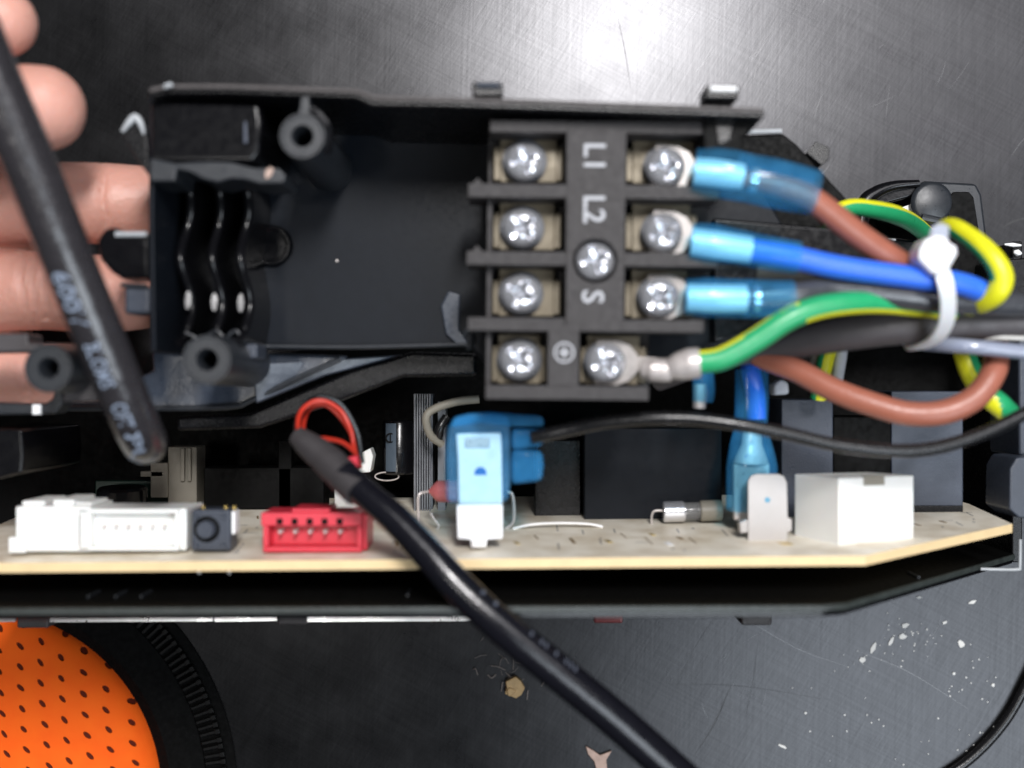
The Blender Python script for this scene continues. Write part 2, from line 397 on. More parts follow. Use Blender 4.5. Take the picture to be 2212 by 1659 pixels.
# ---------------------------------------------------------------- the bench
tb = G().box(-60, 60, -60, 60, TABLE - 1, TABLE).build('table_surface', M['table'])
tag(tb, 'dark scratched steel bench top under the open appliance', kind='structure')
g = G()
def strip(g, pts, wd):
    path = catmull([P(a, b, TABLE) for a, b in pts], 5)
    for i in range(len(path) - 1):
        a, b = path[i], path[i + 1]; d = (b - a).normalized(); n = Vector((-d.y, d.x, 0)) * wd
        t0 = 0.3 + 0.7 * math.sin(math.pi * i / (len(path) - 1)); t1 = 0.3 + 0.7 * math.sin(math.pi * (i + 1) / (len(path) - 1))
        g.add([a - n * t0, a + n * t0, b + n * t1, b - n * t1], [(0, 1, 2, 3)])
for pts, wd in [([(1500, 1632), (1545, 1560), (1578, 1482)], .014), ([(1440, 1478), (1600, 1482), (1790, 1512)], .006), 
                ([(2165, 492), (2190, 478), (2230, 468)], .03), ([(1465, 1470), (1500, 1400), (1545, 1330)], .006), ([(1335, 40), (1350, 110), (1362, 190)], .009),
                ([(1640, 1370), (1625, 1480), (1610, 1550)], .005)]:
    strip(g, pts, wd)
o = g.build('dark_scratch', M['scratch'], tb); o.location.z += 0.004; tag(o, kind='stuff')
g = G()
for i in range(22):
    px, py = random.choice([(random.uniform(1250, 2200), random.uniform(0, 190)), (random.uniform(1500, 2200), random.uniform(1330, 1659)), (random.uniform(1700, 2200), random.uniform(180, 420))])
    a = random.gauss(62, 18); l = random.uniform(15, 75)
    strip(g, [(px, py), (px + l * .5 * math.cos(R(a)) + random.uniform(-3, 3), py - l * .5 * math.sin(R(a))), (px + l * math.cos(R(a)), py - l * math.sin(R(a)))], random.uniform(.003, .006))
for pts in [[(1850, 1405), (1960, 1450), (2090, 1530)], [(1600, 1330), (1720, 1400), (1830, 1440)]]: strip(g, pts, .008)
o = g.build('light_scratch', M['scratchl'], tb); o.location.z += 0.008; tag(o, kind='stuff')
g = G()
def blob(g, px, py, r, z=TABLE, h=0.03, n=7, asp=1.0, rot=0):
    c = P(px, py, z); pts = []
    for i in range(n):
        a = 2 * math.pi * i / n + random.uniform(-.25, .25); rr = S(r, z) * random.uniform(.65, 1.2)
        x, y = rr * math.cos(a) * asp, rr * math.sin(a)
        pts.append((c.x + x * math.cos(rot) - y * math.sin(rot), c.y + x * math.sin(rot) + y * math.cos(rot)))
    g.prism(pts, z + h, z, px=False)
for px, py, r, asp, rot in [(2075, 1390, 8, 1, 0), (1950, 1375, 8, 1.0, 0), (1955, 1352, 6, 1.7, .5), (1885, 1400, 5, 2.6, 1.2), (1862, 1425, 6, 1.5, .2), (2145, 1480, 4, 1, 0), (2060, 1455, 4, 1, 0),
                            (1925, 1385, 4, 2.5, 1.1), (1690, 1612, 4, 3, -.4), (2040, 1345, 3, 2, .5), (1985, 1290, 3, 2, 0), (2100, 1300, 4, 2, .3), (1740, 1540, 3, 1, 0)]:
    blob(g, px, py, r, asp=asp, rot=rot)
for i in range(90):
    cx, cy, sp = random.choice([(1950, 1390, 50), (2080, 1470, 45), (1860, 1430, 35), (1900, 1560, 90), (2080, 1620, 40), (1960, 1370, 30)])
    blob(g, random.gauss(cx, sp), random.gauss(cy, sp * .6), random.uniform(.8, 2.2), n=5, h=.015)
o = g.build('paint_flecks', M['fleck'], tb); tag(o, kind='stuff')
g = G(); blob(g, 1112, 1481, 22, n=8, h=0.25); blob(g, 1104, 1490, 10, n=6, h=0.3)
tag(g.build('crumb', M['crumb'], bevel=0.04), 'small tan crumb lying on the bench left of the diagonal cable', 'crumb')
g = G(); g.prism([(1265, 1612), (1282, 1622), (1296, 1632), (1322, 1622), (1310, 1642), (1312, 1662), (1290, 1668), (1283, 1645), (1270, 1630)], TABLE + .12, TABLE + .02)
tag(g.build('paper_flake', M['flake'], bevel=0.03), 'torn pale pinkish flake on the bench at the bottom edge', 'flake')
g = G()
for i in range(26):
    x, y = random.gauss(1085, 45), random.gauss(1440, 32); a = random.uniform(0, 6.28); l = random.uniform(10, 34)
    g.tube([P(x, y, TABLE + .03), P(x + l * .5 * math.cos(a), y + l * .5 * math.sin(a) + random.uniform(-9, 9), TABLE + random.uniform(.05, .2)), P(x + l * math.cos(a), y + l * math.sin(a), TABLE + .03)], random.uniform(.006, .016), seg=5, n=4)
tag(g.build('fibre_tangle', M['hair']), 'loose tangle of fine pale fibres beside the diagonal cable', 'fibres', kind='stuff')

tag(G().tube([P(2260, 1400, TABLE + .3), P(2222, 1470, TABLE + .2), P(2170, 1560, TABLE + .16), P(2095, 1640, TABLE + .16), P(1990, 1710, TABLE + .16)], .15, seg=12).build('dark_band', M['thin']), 'thin dark band curving over the bench in the bottom right corner', 'cable')  # dark band along the bench, built as a thin tube
# ---------------------------------------------------------------- orange perforated garment with zip edge
zc = TABLE
c0 = P(-60, 1722, TABLE + .6); rg = S(408, TABLE + .6)
root = thing('mesh_garment', (c0.x, c0.y, TABLE), 'orange perforated mesh garment edge with black binding and zip, bottom left', 'garment')
g = G(); prof = []
for i in range(15):
    a = i / 14 * math.pi / 2; prof.append((rg * math.sin(a) + 1e-3, 2.0 * math.cos(a) ** 0.8 + 0.15 if math.cos(a) > 0 else 0.15))
prof.append((rg * 0.985, 0.05))
g.lathe(prof, (c0.x, c0.y, TABLE), 72); g.build('mesh_panel', M['fabric'], root)
g = G(); a0, a1 = S(398, TABLE + .3), S(495, TABLE + .3)
g.lathe([(a0, .02), (a0, .40), ((a0 * .7 + a1 * .3), .62), ((a0 * .3 + a1 * .7), .48), (a1, .22), (a1, .02)], (c0.x, c0.y, TABLE), 96, close=True)
g.build('binding', M['bind'], root)
g = G(); b0, b1 = S(497, TABLE + .3), S(560, TABLE + .3)
g.lathe([(b0, .02), (b0, .20), (b1, .10), (b1, .02)], (c0.x, c0.y, TABLE), 96, close=True); g.build('zip_tape', M['bind'], root)
tm = None
for i in range(48):
    a = R(4 + i * 1.75 + random.uniform(-.15, .15)); rr = S(520, TABLE + .3)
    if tm is None:
        g = G(); g.box(-.30, .22, -.045, .045, 0, .18); g.box(.18, .34, -.075, .075, .02, .2)
        t = g.build('zip_tooth', M['tooth'], None, bevel=.02); tm = t
    else:
        t = tm.copy(); C.objects.link(t)
    t.parent = root; t.location = (rr * math.cos(a), rr * math.sin(a), .18); t.rotation_euler = (0, 0, a)

# ---------------------------------------------------------------- lower case (tray)
ca = thing('appliance_case', P(1100, 1300, -11.5), 'long black plastic appliance case lying on its side round the circuit board', 'case')
g = G()
g.prism([(-200, 900), (1000, 700), (2150, 560), (2085, 620), (2085, 1130), (-200, 1160)], -11.3, -11.7)
g.build('case_floor', M['cavity'], ca)
YW = -4.79
def ry(x): return YW + .004 * (x - 3)
def sidepoly(g, pts, y0, y1, m=0):
    v = [(x, ry(x) + y0, z) for x, z in pts] + [(x, ry(x) + y1, z) for x, z in pts]; n = len(pts)
    g.add(v, [tuple(range(n)), tuple(range(2 * n - 1, n - 1, -1))] + [(i, i + n, (i + 1) % n + n, (i + 1) % n) for i in range(n)], m); return g
edge = [(-14, -.12), (6.7, -.12), (7.3, -.35), (14.05, -7.7)]
sidepoly(G(), edge + [(14.05, -11.3), (-14, -11.3)], -.10, 0).build('side_wall', M['cavity'], ca)
def rail(y0, y1, z1, z0, name, m):
    g = G(); pts = edge; off = [(x + .35 * min(1, max(0, (x - 7) / 3)) , z) for x, z in pts]
    return sidepoly(g, [(x, z + z1) for x, z in edge] + [(x, z + z0) for x, z in edge[::-1]], y0, y1).build(name, M[m], ca, bevel=.03)
rail(-.16, -.01, .10, -.10, 'rim', 'rimm')
rail(-.30, -.165, -.10, -.5, 'outer_lip', 'gloss')
for x0, x1, y in [(-40, 33, 1338), (108, 460, 1337), (464, 598, 1336), (664, 1069, 1336)]:  # bright tilted strips stand in for a highlight on the black edge
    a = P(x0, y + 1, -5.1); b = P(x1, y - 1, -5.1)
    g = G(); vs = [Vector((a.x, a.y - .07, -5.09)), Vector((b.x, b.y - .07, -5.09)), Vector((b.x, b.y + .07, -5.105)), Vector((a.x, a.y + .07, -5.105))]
    g.add(vs + [v - Vector((0, 0, .1)) for v in vs], [(0, 1, 2, 3), (7, 6, 5, 4), (0, 4, 5, 1), (1, 5, 6, 2), (2, 6, 7, 3), (3, 7, 4, 0)]); g.build('highlight_strip', M['glint'], ca)
G().prism([(-200, 1290), (1740, 1290), (1810, 1318), (1760, 1326), (1070, 1329), (-200, 1332)], -5.2, -5.7).build('ledge', M['black'], ca)
for x0, x1, y0, y1 in [(36, 104, 1326, 1357), (600, 662, 1324, 1350), (1602, 1668, 1316, 1351)]:
    G().pbox(x0, y0, x1, y1, -5.0, -6.3).build('snap_tab', M['lipm'], ca, bevel=.05)
G().pbox(1283, 1318, 1345, 1346, -5.3, -5.9).build('red_tab', M['redtab'], ca, bevel=.04)
G().pbox(1278, 1317, 1348, 1326, -5.0, -5.19).build('tab_cover', M['relay'], ca, bevel=.03)
G().box(14.0, 14.3, -5.0, 4, -11.3, -7.7).build('end_wall', M['black'], ca, bevel=.05)
G().prism([(2182, 1012), (2196, 988), (2240, 985), (2240, 1122), (2200, 1118), (2180, 1100)], -5.0, -6.6).build('corner_block', M['relay'], ca, bevel=.06)
G().prism([(2200, 700), (2245, 700), (2245, 985), (2202, 985)], -5.6, -7.6).build('end_post', M['relay'], ca, bevel=.08)
G().tube([P(2118, 1229, -5.5), P(2150, 1230, -5.5), P(2198, 1230, -5.5), P(2203, 1222, -5.5), P(2204, 1165, -5.5)], .04, seg=10, n=6).build('corner_clip', M['dimsilver'], ca)
for x in (190, 250, 305, 880, 1985):
    z = -1.2 if x < 1900 else -3.4; y = 1297 if x < 1900 else 1228
    p = P(x, y, z); G().box(p.x - .025, p.x + .025, ry(p.x) + .005, ry(p.x) + .06, z - .8, z).build('wall_highlight', M['bracket'], ca)  # thin lighter slivers stand in for faint vertical highlights on the wall
# left inner box
g = G(); g.prism([(-60, 925), (48, 928), (51, 985), (47, 1022), (0, 1034), (-60, 1040)], -2.6, -6.5); g.build('inner_box', M['gloss'], ca, bevel=.07)

# ---------------------------------------------------------------- circuit board
Y0, KS = -3.90, 0.07
def bz(py):
    a = (829.5 - py) / 100 / DC
    return (Y0 - KS - DC * a) / (KS - a)
def by(z): return Y0 + KS * (-1 - z)
pc = thing('circuit_board', (0, by(-1), -1), 'cream circuit board standing on edge in the case with its connectors and relays', 'circuit board')
th = .22; tilt = .0085
outline = [(-13.5, -1.0), (7.93, -1.0), (12.72, -4.6), (12.76, -7.6), (12.4, -9.5), (-13.5, -9.5)]
def brd(x, z, dy=0): return Vector((x, by(z) + dy + tilt * (x - 2), z))
n = len(outline)
top = [brd(x, z) for x, z in outline]; bot = [brd(x, z, -th) for x, z in outline]
g = G(); g.add(top + bot, [tuple(range(n))], 0); g.add(top + bot, [tuple(range(n - 1, -1, -1))], 0)
g = G(); g.v = top + bot; g.f = [tuple(range(n)), tuple(range(2 * n - 1, n - 1, -1))] + [(i, i + n, (i + 1) % n + n, (i + 1) % n) for i in range(n)]
g.m = [0, 1] + [1] * n
g.build('board', [M['pcb'], M['pcbedge']], pc)
def bcomp(x0, x1, yt, yb, dep, name, m, bevel=.04, dy=0):
    z = bz(yb); p = P(x0, yt, z); q = P(x1, yb, z)
    g = G().box(p.x, q.x, q.y + dy - .05, p.y, z - dep, z); 
    return g.build(name, M[m], pc, bevel=bevel), z
# white header connectors
z = bz(1192)
g = G(); p = P(22, 1083, z); q = P(200, 1192, z)
g.box(p.x + .12, q.x - .05, q.y, p.y - .12, z - 1.6, z); g.box(p.x, p.x + .4, q.y - .02, q.y + .35, z - 1.0, z + .12)
g.box(p.x + .22, p.x + .75, p.y - .12, p.y, z - 1.5, z - .1); g.box(p.x + .95, q.x - .45, p.y - .12, p.y + .03, z - 1.5, z - .06)
g.box(q.x - .5, q.x - .1, p.y - .12, p.y - .04, z - 1.4, z - .2)
cn = g.build('connector', M['white'], pc, bevel=.04)
g = G(); p = P(168, 1100, z); q = P(386, 1190, z)
wt = .09
g.box(p.x, q.x, q.y, q.y + wt, z - 1.5, z); g.box(p.x, q.x, p.y - wt, p.y, z - 1.5, z)
g.box(p.x, p.x + wt, q.y + wt, p.y - wt, z - 1.5, z); g.box(q.x - wt, q.x, q.y + wt, p.y - wt, z - 1.5, z)
g.box(p.x + wt, q.x - wt, q.y + wt, p.y - wt, z - 1.5, z - .35)
g.box(q.x, q.x + .14, q.y, p.y, z - 1.6, z - .12)
cn = g.build('connector', M['white'], pc, bevel=.02)
for i in range(7):
    x = p.x + .25 + i * .28
    g = G(); g.box(x - .03, x + .03, p.y - .45, p.y - .39, z - .5, z - .12); g.build('pin', M['tin'], cn)
# push button
z = bz(1190); p = P(413, 1101, z); q = P(498, 1190, z)
bs = G().box(p.x, q.x, q.y, p.y, z - .7, z).build('push_button', M['relay'], pc, bevel=.05)
c = P(447, 1143, z)
G().lathe([(.30, 0), (.30, .03), (.24, .03), (.21, -.0)], c, 28).build('button_ring', M['cavity'], bs)
G().lathe([(.001, .20), (.18, .20), (.20, .17), (.20, 0)], c, 28).build('plunger', M['relay'], bs)
for dx, dy in ((.10, .10), (.75, .10), (.10, .78), (.75, .78)):
    G().lathe([(.001, .05), (.055, .05), (.075, 0)], (p.x + dx, q.y + dy, z), 12).build('rivet', M['relay'], bs)
G().box(q.x + .02, q.x + .09, q.y + .38, p.y - .04, z - .5, z - .02).build('metal_side', M['silver'], bs, bevel=.02)
for dx in (.2, .72, .92):
    G().box(p.x + dx, p.x + dx + .05, p.y - .02, p.y + .06, z - .3, z - .2).build('leg', M['gold'], bs)
# red connector
z = bz(1192); p = P(568, 1108, z); q = P(782, 1193, z); g = G(); wt = .12
g.box(p.x, q.x, q.y, q.y + wt, z - 1.3, z); g.box(p.x, p.x + wt, q.y + wt, p.y - .3, z - 1.3, z); g.box(q.x - wt, q.x, q.y + wt, p.y - .3, z - 1.3, z)
g.box(p.x + wt, q.x - wt, q.y + wt, p.y - .3, z - 1.3, z - .45)
g.box(p.x - .05, q.x, p.y - .3, p.y, z - 1.3, z - .02); g.box(p.x + .65, q.x - .75, p.y, p.y + .09, z - 1.2, z - .05)
g.box(q.x, q.x + .10, q.y + .03, p.y - .05, z - 1.4, z - .15)
rc = g.build('red_connector', M['redpl'], pc, bevel=.025)
for i in range(5):
    x = p.x + .38 + i * .345
    G().lathe([(.001, .0), (.035, -.02), (.05, -.1), (.05, -.5)], (x, p.y - .44, z + .02), 10).build('pin', M['tin'], rc)
    G().box(x - .07, x + .07, p.y - .27, p.y - .13, z - .018, z - .012).build('keyway', M['cavity'], rc)
# pale socket behind the diagonal cable
bcomp(722, 792, 1040, 1103, .8, 'socket', 'white')
o = G().prism([(768, 985), (800, 968), (806, 985), (800, 1020), (770, 1022)], bz(1103) + .1, bz(1103) - .6).build('socket_latch', M['white'], pc, bevel=.03)
# beige socket and disc behind the thick cable
so, z = bcomp(362, 425, 965, 1090, 1.0, 'socket', 'cream')
for x0, x1, y0, y1 in [(303, 352, 1018, 1030), (325, 362, 1000, 1075), (390, 398, 968, 1040), (405, 412, 968, 1040)]:
    G().pbox(x0, y0, x1, y1, z + .12, z - .3).build('contact', M['cream'], so, bevel=.02)
bcomp(205, 360, 1038, 1085, .25, 'daughter_board', 'greenpcb')
z = bz(1098); c = P(265, 1100, z); 
G().lathe([(.001, .62), (.62, .62), (.68, .55), (.68, 0)], c, 36, axis=(0, 1, .05)).build('round_capacitor', M['gloss'], pc)
# electrolytic capacitor with stripe
z = bz(1094); c = P(862, 1020, z)
cp = G().lathe([(.001, 1.45), (.42, 1.45), (.46, 1.38), (.46, .0), (.40, -.05), (.001, -.05)], c, 40, axis=(0, 1, 0)).build('capacitor', M['gloss'], pc)
g = G(); path = []
for k in range(9):
    a = R(-28 + k * 5.2) - R(18)
    path.append(Vector((c.x + .468 * math.sin(a), 0, c.z + .468 * math.cos(a))))
vv = [Vector((q.x, c.y + .05, q.z)) for q in path] + [Vector((q.x, c.y + 1.38, q.z)) for q in path]
g.add(vv, [(i, i + 1, i + 10, i + 9) for i in range(8)]); g.build('stripe', M['capblue'], cp)
cs = Vector((path[4].x, c.y + .98, path[4].z + .012))
G().lathe([(.14, 0), (.14, .012), (.10, .012), (.10, 0)], cs, 24, close=True).build('minus_mark', M['cavity'], cp)
G().box(cs.x - .018, cs.x + .018, cs.y - .10, cs.y + .10, cs.z, cs.z + .012).build('minus_mark', M['cavity'], cp)
G().tube([P(836 + 26 * math.cos(t / 14 * 6.283), 1029 + 9 * math.sin(t / 14 * 6.283), z + .3) for t in range(15)], .02, seg=6, n=2).build('wire_loop', M['tin'], pc)
# heat sink with fins
z = -7.2
hs = G().pbox(893, 851, 935, 1108, z - .3, z - 1.2).build('heat_sink', M['alu'], pc, bevel=.02)
for i in range(7):
    x = 895 + i * 5.4; G().pbox(x, 851, x + 2.6, 1108, z, z - .3).build('fin', M['alu'], hs)
G().pbox(946, 868, 962, 1108, z - .1, z - 1.2).build('fin', M['alu'], hs)
# lacquered resistor beside the flag connector
z = bz(1140); c = P(925, 1062, z)
rs = G().lathe([(.03, -.28), (.10, -.22), (.25, -.08), (.28, .0), (.28, .5), (.2, .6), (.03, .65)], c + Vector((.28, 0, -.1)), 24, axis=(1, 0, 0)).build('varistor', M['pink'], pc)
G().lathe([(.285, 0), (.285, .05)], c + Vector((.48, 0, -.1)), 24, axis=(1, 0, 0)).build('band', M['redpl'], rs)
G().tube([c + Vector((.02, 0, -.1)), P(906, 1068, z), P(903, 1092, z), P(906, 1130, z)], .035, seg=8).build('lead', M['tin'], rs)
G().tube([P(930, 1108, z), P(938, 1122, z), P(948, 1136, z), P(940, 1148, z)], .03, seg=8).build('lead', M['tin'], rs)
G().tube([P(1096, 1062, z), P(1106, 1068, z), P(1110, 1095, z), P(1108, 1128, z), P(1092, 1142, z)], .045, seg=8).build('lead', M['tin'], rs)
# jumper wire
G().tube([P(1108, 1142, z + .1), P(1150, 1133, z + .1), P(1210, 1130, z), P(1270, 1132, z), P(1302, 1138, z)], .032, seg=8).build('jumper_wire', M['silver'], pc)
# relays and dark blocks at the back
bcomp(1155, 1255, 950, 1113, 1.5, 'relay', 'black')
bcomp(1262, 1560, 925, 1122, 2.2, 'relay', 'satin')
r2, z = bcomp(1688, 1800, 862, 1120, 2.2, 'relay', 'relayblue')
r3, z = bcomp(1925, 2081, 845, 1112, 2.2, 'relay', 'relayblue')
G().pbox(1925, 1092, 2081, 1113, z + .05, z - .4).build('relay_base', M['black'], r3, bevel=.03)
bcomp(1800, 1925, 900, 1118, 1.8, 'relay', 'cavity')
bcomp(440, 700, 1010, 1096, 1.0, 'relay', 'cavity')
bcomp(600, 630, 950, 1096, .4, 'choke', 'cavity')
# fuse lying on the board
z = bz(1133); c = P(1432, 1106, z)
fu = G().lathe([(.001, 0), (.24, 0), (.27, .03), (.27, .52), (.24, .55), (.24, .56)], c, 28, axis=(1, .03, 0)).build('fuse_cap', M['chrome'], pc)
G().lathe([(.23, .55), (.23, 1.0)], c, 28, axis=(1, .03, 0)).build('glass_tube', M['glass'], fu)
G().lathe([(.24, .95), (.27, .98), (.27, 1.5), (.001, 1.5)], c, 28, axis=(1, .03, 0)).build('end_cap', M['cream'], fu)
G().tube([P(1433, 1103, z), P(1414, 1104, z), P(1408, 1115, z), P(1408, 1140, z)], .03, seg=8).build('lead', M['tin'], fu)
# spade tab with shoulders
z = bz(1170)
def shape(pts, zt, zb, name, m, par, bevel=.02): return G().prism(pts, zt, zb).build(name, M[m], par, bevel=bevel)
hole = [(1658 + 6 * math.cos(t), 1080 + 6 * math.sin(t)) for t in [i / 12 * 6.283 for i in range(12)]]
st = shape([(1616, 1170), (1616, 1040), (1622, 1029), (1634, 1024), (1682, 1024), (1694, 1029), (1700, 1042), (1702, 1118), (1711, 1122), (1711, 1146), (1702, 1150), (1700, 1172)], z, z - .12, 'spade_tab', 'tabmetal', pc)
G().prism(hole, z + .006, z - .02).build('tab_hole', M['sleeve'], st)
shape([(1598, 1130), (1616, 1122), (1616, 1150), (1600, 1152)], z - .02, z - .35, 'tab_shoulder', 'tabmetal', st)
# tall white power connector, seen on its corner
zf = bz(1182); zr = bz(1150)
A = P(1812, 1182, zf); B_ = P(1974, 1168, bz(1168)); D = P(1716, 1160, bz(1160))
hh = 1.62
g = G()
E = B_ + (D - A)
base = [A, B_, E, D]; base = [Vector((q.x, q.y - .06, q.z)) for q in base]
topf = [Vector((q.x, A.y + hh, q.z)) for q in base]
g.add(base + topf, [(0, 1, 5, 4), (1, 2, 6, 5), (2, 3, 7, 6), (3, 0, 4, 7), (0, 3, 2, 1), (4, 5, 6, 7)])
pw = g.build('power_connector', M['white'], pc, bevel=.03)
fd = (B_ - A).normalized(); nn = Vector((fd.z, 0, -fd.x)); nn = -nn if nn.z < 0 else nn
def frontquad(u0, u1, v0, v1, d, name, m):
    a = A + (B_ - A) * u0; b = A + (B_ - A) * u1
    a = Vector((a.x, A.y, a.z)); b = Vector((b.x, A.y, b.z)); q = [a + Vector((0, v0, 0)), b + Vector((0, v0, 0)), b + Vector((0, v1, 0)), a + Vector((0, v1, 0))]
    g = G(); g.add([x + nn * d for x in q] + [x - nn * .1 for x in q], [(0, 1, 2, 3), (7, 6, 5, 4), (0, 4, 5, 1), (1, 5, 6, 2), (2, 6, 7, 3), (3, 7, 4, 0)])
    return g.build(name, M[m], pw, bevel=.012)
frontquad(.32, .60, hh - .2, hh + .03, .02, 'latch', 'cream')
frontquad(.24, .75, -.02, .07, .015, 'foot_gap', 'slot')
# blue ceramic capacitor
z = bz(1112); c = P(1826, 1003, z)
G().lathe([(.001, .16), (.12, .14), (.2, .07), (.24, 0), (.2, -.07), (.001, -.12)], c, 24, axis=(.5, .3, 1)).build('blue_capacitor', M['bluecap'], pc)
# solder marks, slots and holes in the board face
for px, py, w_, l_, m in [(1240, 1168, .07, .55, 'slot'), (1120, 1172, .10, .22, 'gold'), (1318, 1170, .12, .25, 'gold'), (1412, 1156, .10, .2, 'gold'), (1472, 1164, .09, .2, 'slot'),
                          (1448, 1176, .14, .30, 'silver'), (1162, 1160, .03, .4, 'slot'), (1405, 1170, .02, .7, 'slot'), (1350, 1158, .02, .5, 'slot'), (1500, 1170, .02, .6, 'slot'),
                          (2040, 1134, .06, .2, 'slot'), (1985, 1140, .05, .2, 'slot'), (560, 1112, .05, .3, 'slot'), (1700, 1178, .25, .25, 'gold'), (860, 1172, .06, .5, 'slot'), (885, 1180, .3, .15, 'slot')]:
    z = bz(py); x = P(px, py, z).x; dz = l_ * 1.2
    g = G(); q = [brd(x - w_ / 2, z + dz / 2), brd(x + w_ / 2, z + dz / 2), brd(x + w_ / 2 - .08, z - dz / 2), brd(x - w_ / 2 - .08, z - dz / 2)]
    g.add([v + Vector((0, .012, 0)) for v in q] + [v - Vector((0, .02, 0)) for v in q], [(0, 1, 2, 3), (7, 6, 5, 4), (0, 4, 5, 1), (1, 5, 6, 2), (2, 6, 7, 3), (3, 7, 4, 0)])
    g.build('solder_pad' if m != 'slot' else 'board_slot', M[m], pc)
for i in range(34):
    px, py = random.choice([(random.uniform(820, 1000), random.uniform(1150, 1195)), (random.uniform(1110, 1590), random.uniform(1140, 1196)), (random.uniform(1110, 1590), random.uniform(1140, 1196)), (random.uniform(1990, 2120), random.uniform(1112, 1150)), (random.uniform(510, 565), random.uniform(1110, 1190))])
    z = bz(py); x = P(px, py, z).x; w_, l_ = random.choice([(.025, .8), (.5, .05), (.05, .12), (.30, .04), (.03, .5)])
    q = [brd(x - w_ / 2, z + l_ / 2), brd(x + w_ / 2, z + l_ / 2), brd(x + w_ / 2, z - l_ / 2), brd(x - w_ / 2, z - l_ / 2)]
    g = G(); g.add([v + Vector((0, .004, 0)) for v in q], [(0, 1, 2, 3)]); g.build('board_mark', M['fprint'] if w_ * l_ < .021 else M['gold'], pc)
for px in (430, 495):
    G().lathe([(.001, -.16), (.03, -.14), (.06, 0)], P(px, 1226, -1.3), 10, axis=(0, 1, 0)).build('solder_tip', M['silver'], pc)

# ---------------------------------------------------------------- terminal housing (black moulded cover)
FL = -3.4
ho = thing('terminal_housing', P(980, 560, FL), 'black moulded terminal housing with screw bosses, held up by the hand', 'housing')
def hp(g, name, m, bevel=.05, par=None, **k): return g.build(name, M[m], par or ho, bevel=bevel, **k)
hp(G().prism([(322, 350), (322, 752), (540, 756), (1016, 748), (1060, 800), (1440, 800), (1640, 740), (1700, 500), (1600, 330), (1560, 235), (340, 205)], FL, FL - .35), 'floor_panel', 'satin', .06)
# top wall and its lip
topl = [(318, 196), (360, 186), (490, 186), (600, 190), (770, 196), (806, 212), (950, 214), (1200, 222), (1652, 238)]
hp(G().wall(topl, .16, .55, FL, side=-1), 'top_wall', 'black', .04)
hp(G().wall([(320, 190), (360, 181), (490, 181), (600, 185), (770, 191), (810, 206), (950, 209), (1200, 216), (1648, 233)], .10, .62, .30, side=-1), 'lip', 'lipm', .03)
hp(G().prism([(1520, 236), (1654, 238), (1604, 300), (1598, 345), (1520, 345)], .1, -.5), 'end_web', 'cavity', .04)
hp(G().prism([(1540, 245), (1590, 260), (1580, 305), (1550, 318)], .12, -.4), 'web_pad', 'black', .06)
for x0, x1, y0, y1 in [(1020, 1086, 176, 208), (1524, 1597, 184, 213)]:
    a = hp(G().pbox(x0, y0, x1, y1, .35, -.5), 'clip', 'black', .05)
    p = P(x0 + 10, y0 + 8, .4); q = P(x1 - 6, y0 + 9, .4)
    G().tube([p, (p + q) / 2, q], .06, seg=10, n=2).build('clip_highlight', M['relay' if x0 < 1200 else 'silver'], a)  # pale bar stands in for the highlight on the glossy clip
# rear skirt right of the block
hp(G().prism([(1590, 292), (1692, 288), (1722, 312), (1828, 428), (1836, 478), (1830, 560), (1540, 560), (1540, 300)], -3.8, -4.4), 'rear_skirt', 'cavity', .06)
hp(G().prism([(1742, 330), (1762, 305), (1792, 318), (1790, 345), (1775, 358)], -3.9, -4.5), 'skirt_lug', 'black', .02)
p = P(1608, 285, -3.7); q = P(1688, 283, -3.7); G().tube([p, (p + q) / 2, q], .06, seg=8, n=2).build('skirt_highlight', M['dimsilver'], ho)  # highlight along the skirt, painted as a pale bar
hp(G().prism([(1540, 470), (1900, 500), (2010, 560), (2010, 660), (1540, 740)], -3.0, -3.5), 'wire_shelf', 'gloss', .08)
# upper left block and clamp jaw
hp(G().prism([(322, 215), (560, 222), (566, 262), (560, 330), (545, 352), (322, 352)], .15, FL), 'raised_block', 'gloss', .12)
hp(G().prism([(526, 262), (532, 262), (534, 308), (526, 310)], .19, .0), 'block_edge_or_highlight', 'relayblue', .02)  # vertical highlight of the block, painted as a lighter sliver
hp(G().prism([(322, 340), (380, 352), (440, 348), (500, 350), (548, 362), (600, 362), (618, 378), (612, 396), (560, 397), (530, 388), (500, 386), (470, 394), (436, 386), (410, 372), (382, 366), (378, 392), (322, 392)], .28, -1.2), 'clamp_jaw', 'bracket', .05)
hp(G().prism([(573, 368), (584, 360), (592, 366), (582, 384), (572, 386)], .31, .2), 'worn_spot', 'flake', .01)
# left wall with chevron point
hp(G().wall([(322, 205), (322, 480), (326, 760)], .10, .1, FL, side=1), 'left_wall', 'satin', .03)
hp(G().prism([(262, 288), (290, 252), (308, 270), (318, 300), (322, 380), (300, 352)], -.2, -1.6), 'corner_horn', 'black', .04)
G().tube([P(264, 284, -.15), P(278, 266, -.12), P(291, 253, -.12), P(303, 266, -.12), P(311, 290, -.15)], [.04, .075, .085, .07, .03], seg=8, n=4).build('horn_highlight', M['dimsilver'], ho)  # chevron highlight on the horn, painted as a pale tube
G().tube([P(356, 188, .66), P(364, 184, .68), P(372, 183, .66)], .05, seg=8, n=3).build('pale_lip_bar', M['dimsilver'], ho)  # short pale bar on the lip
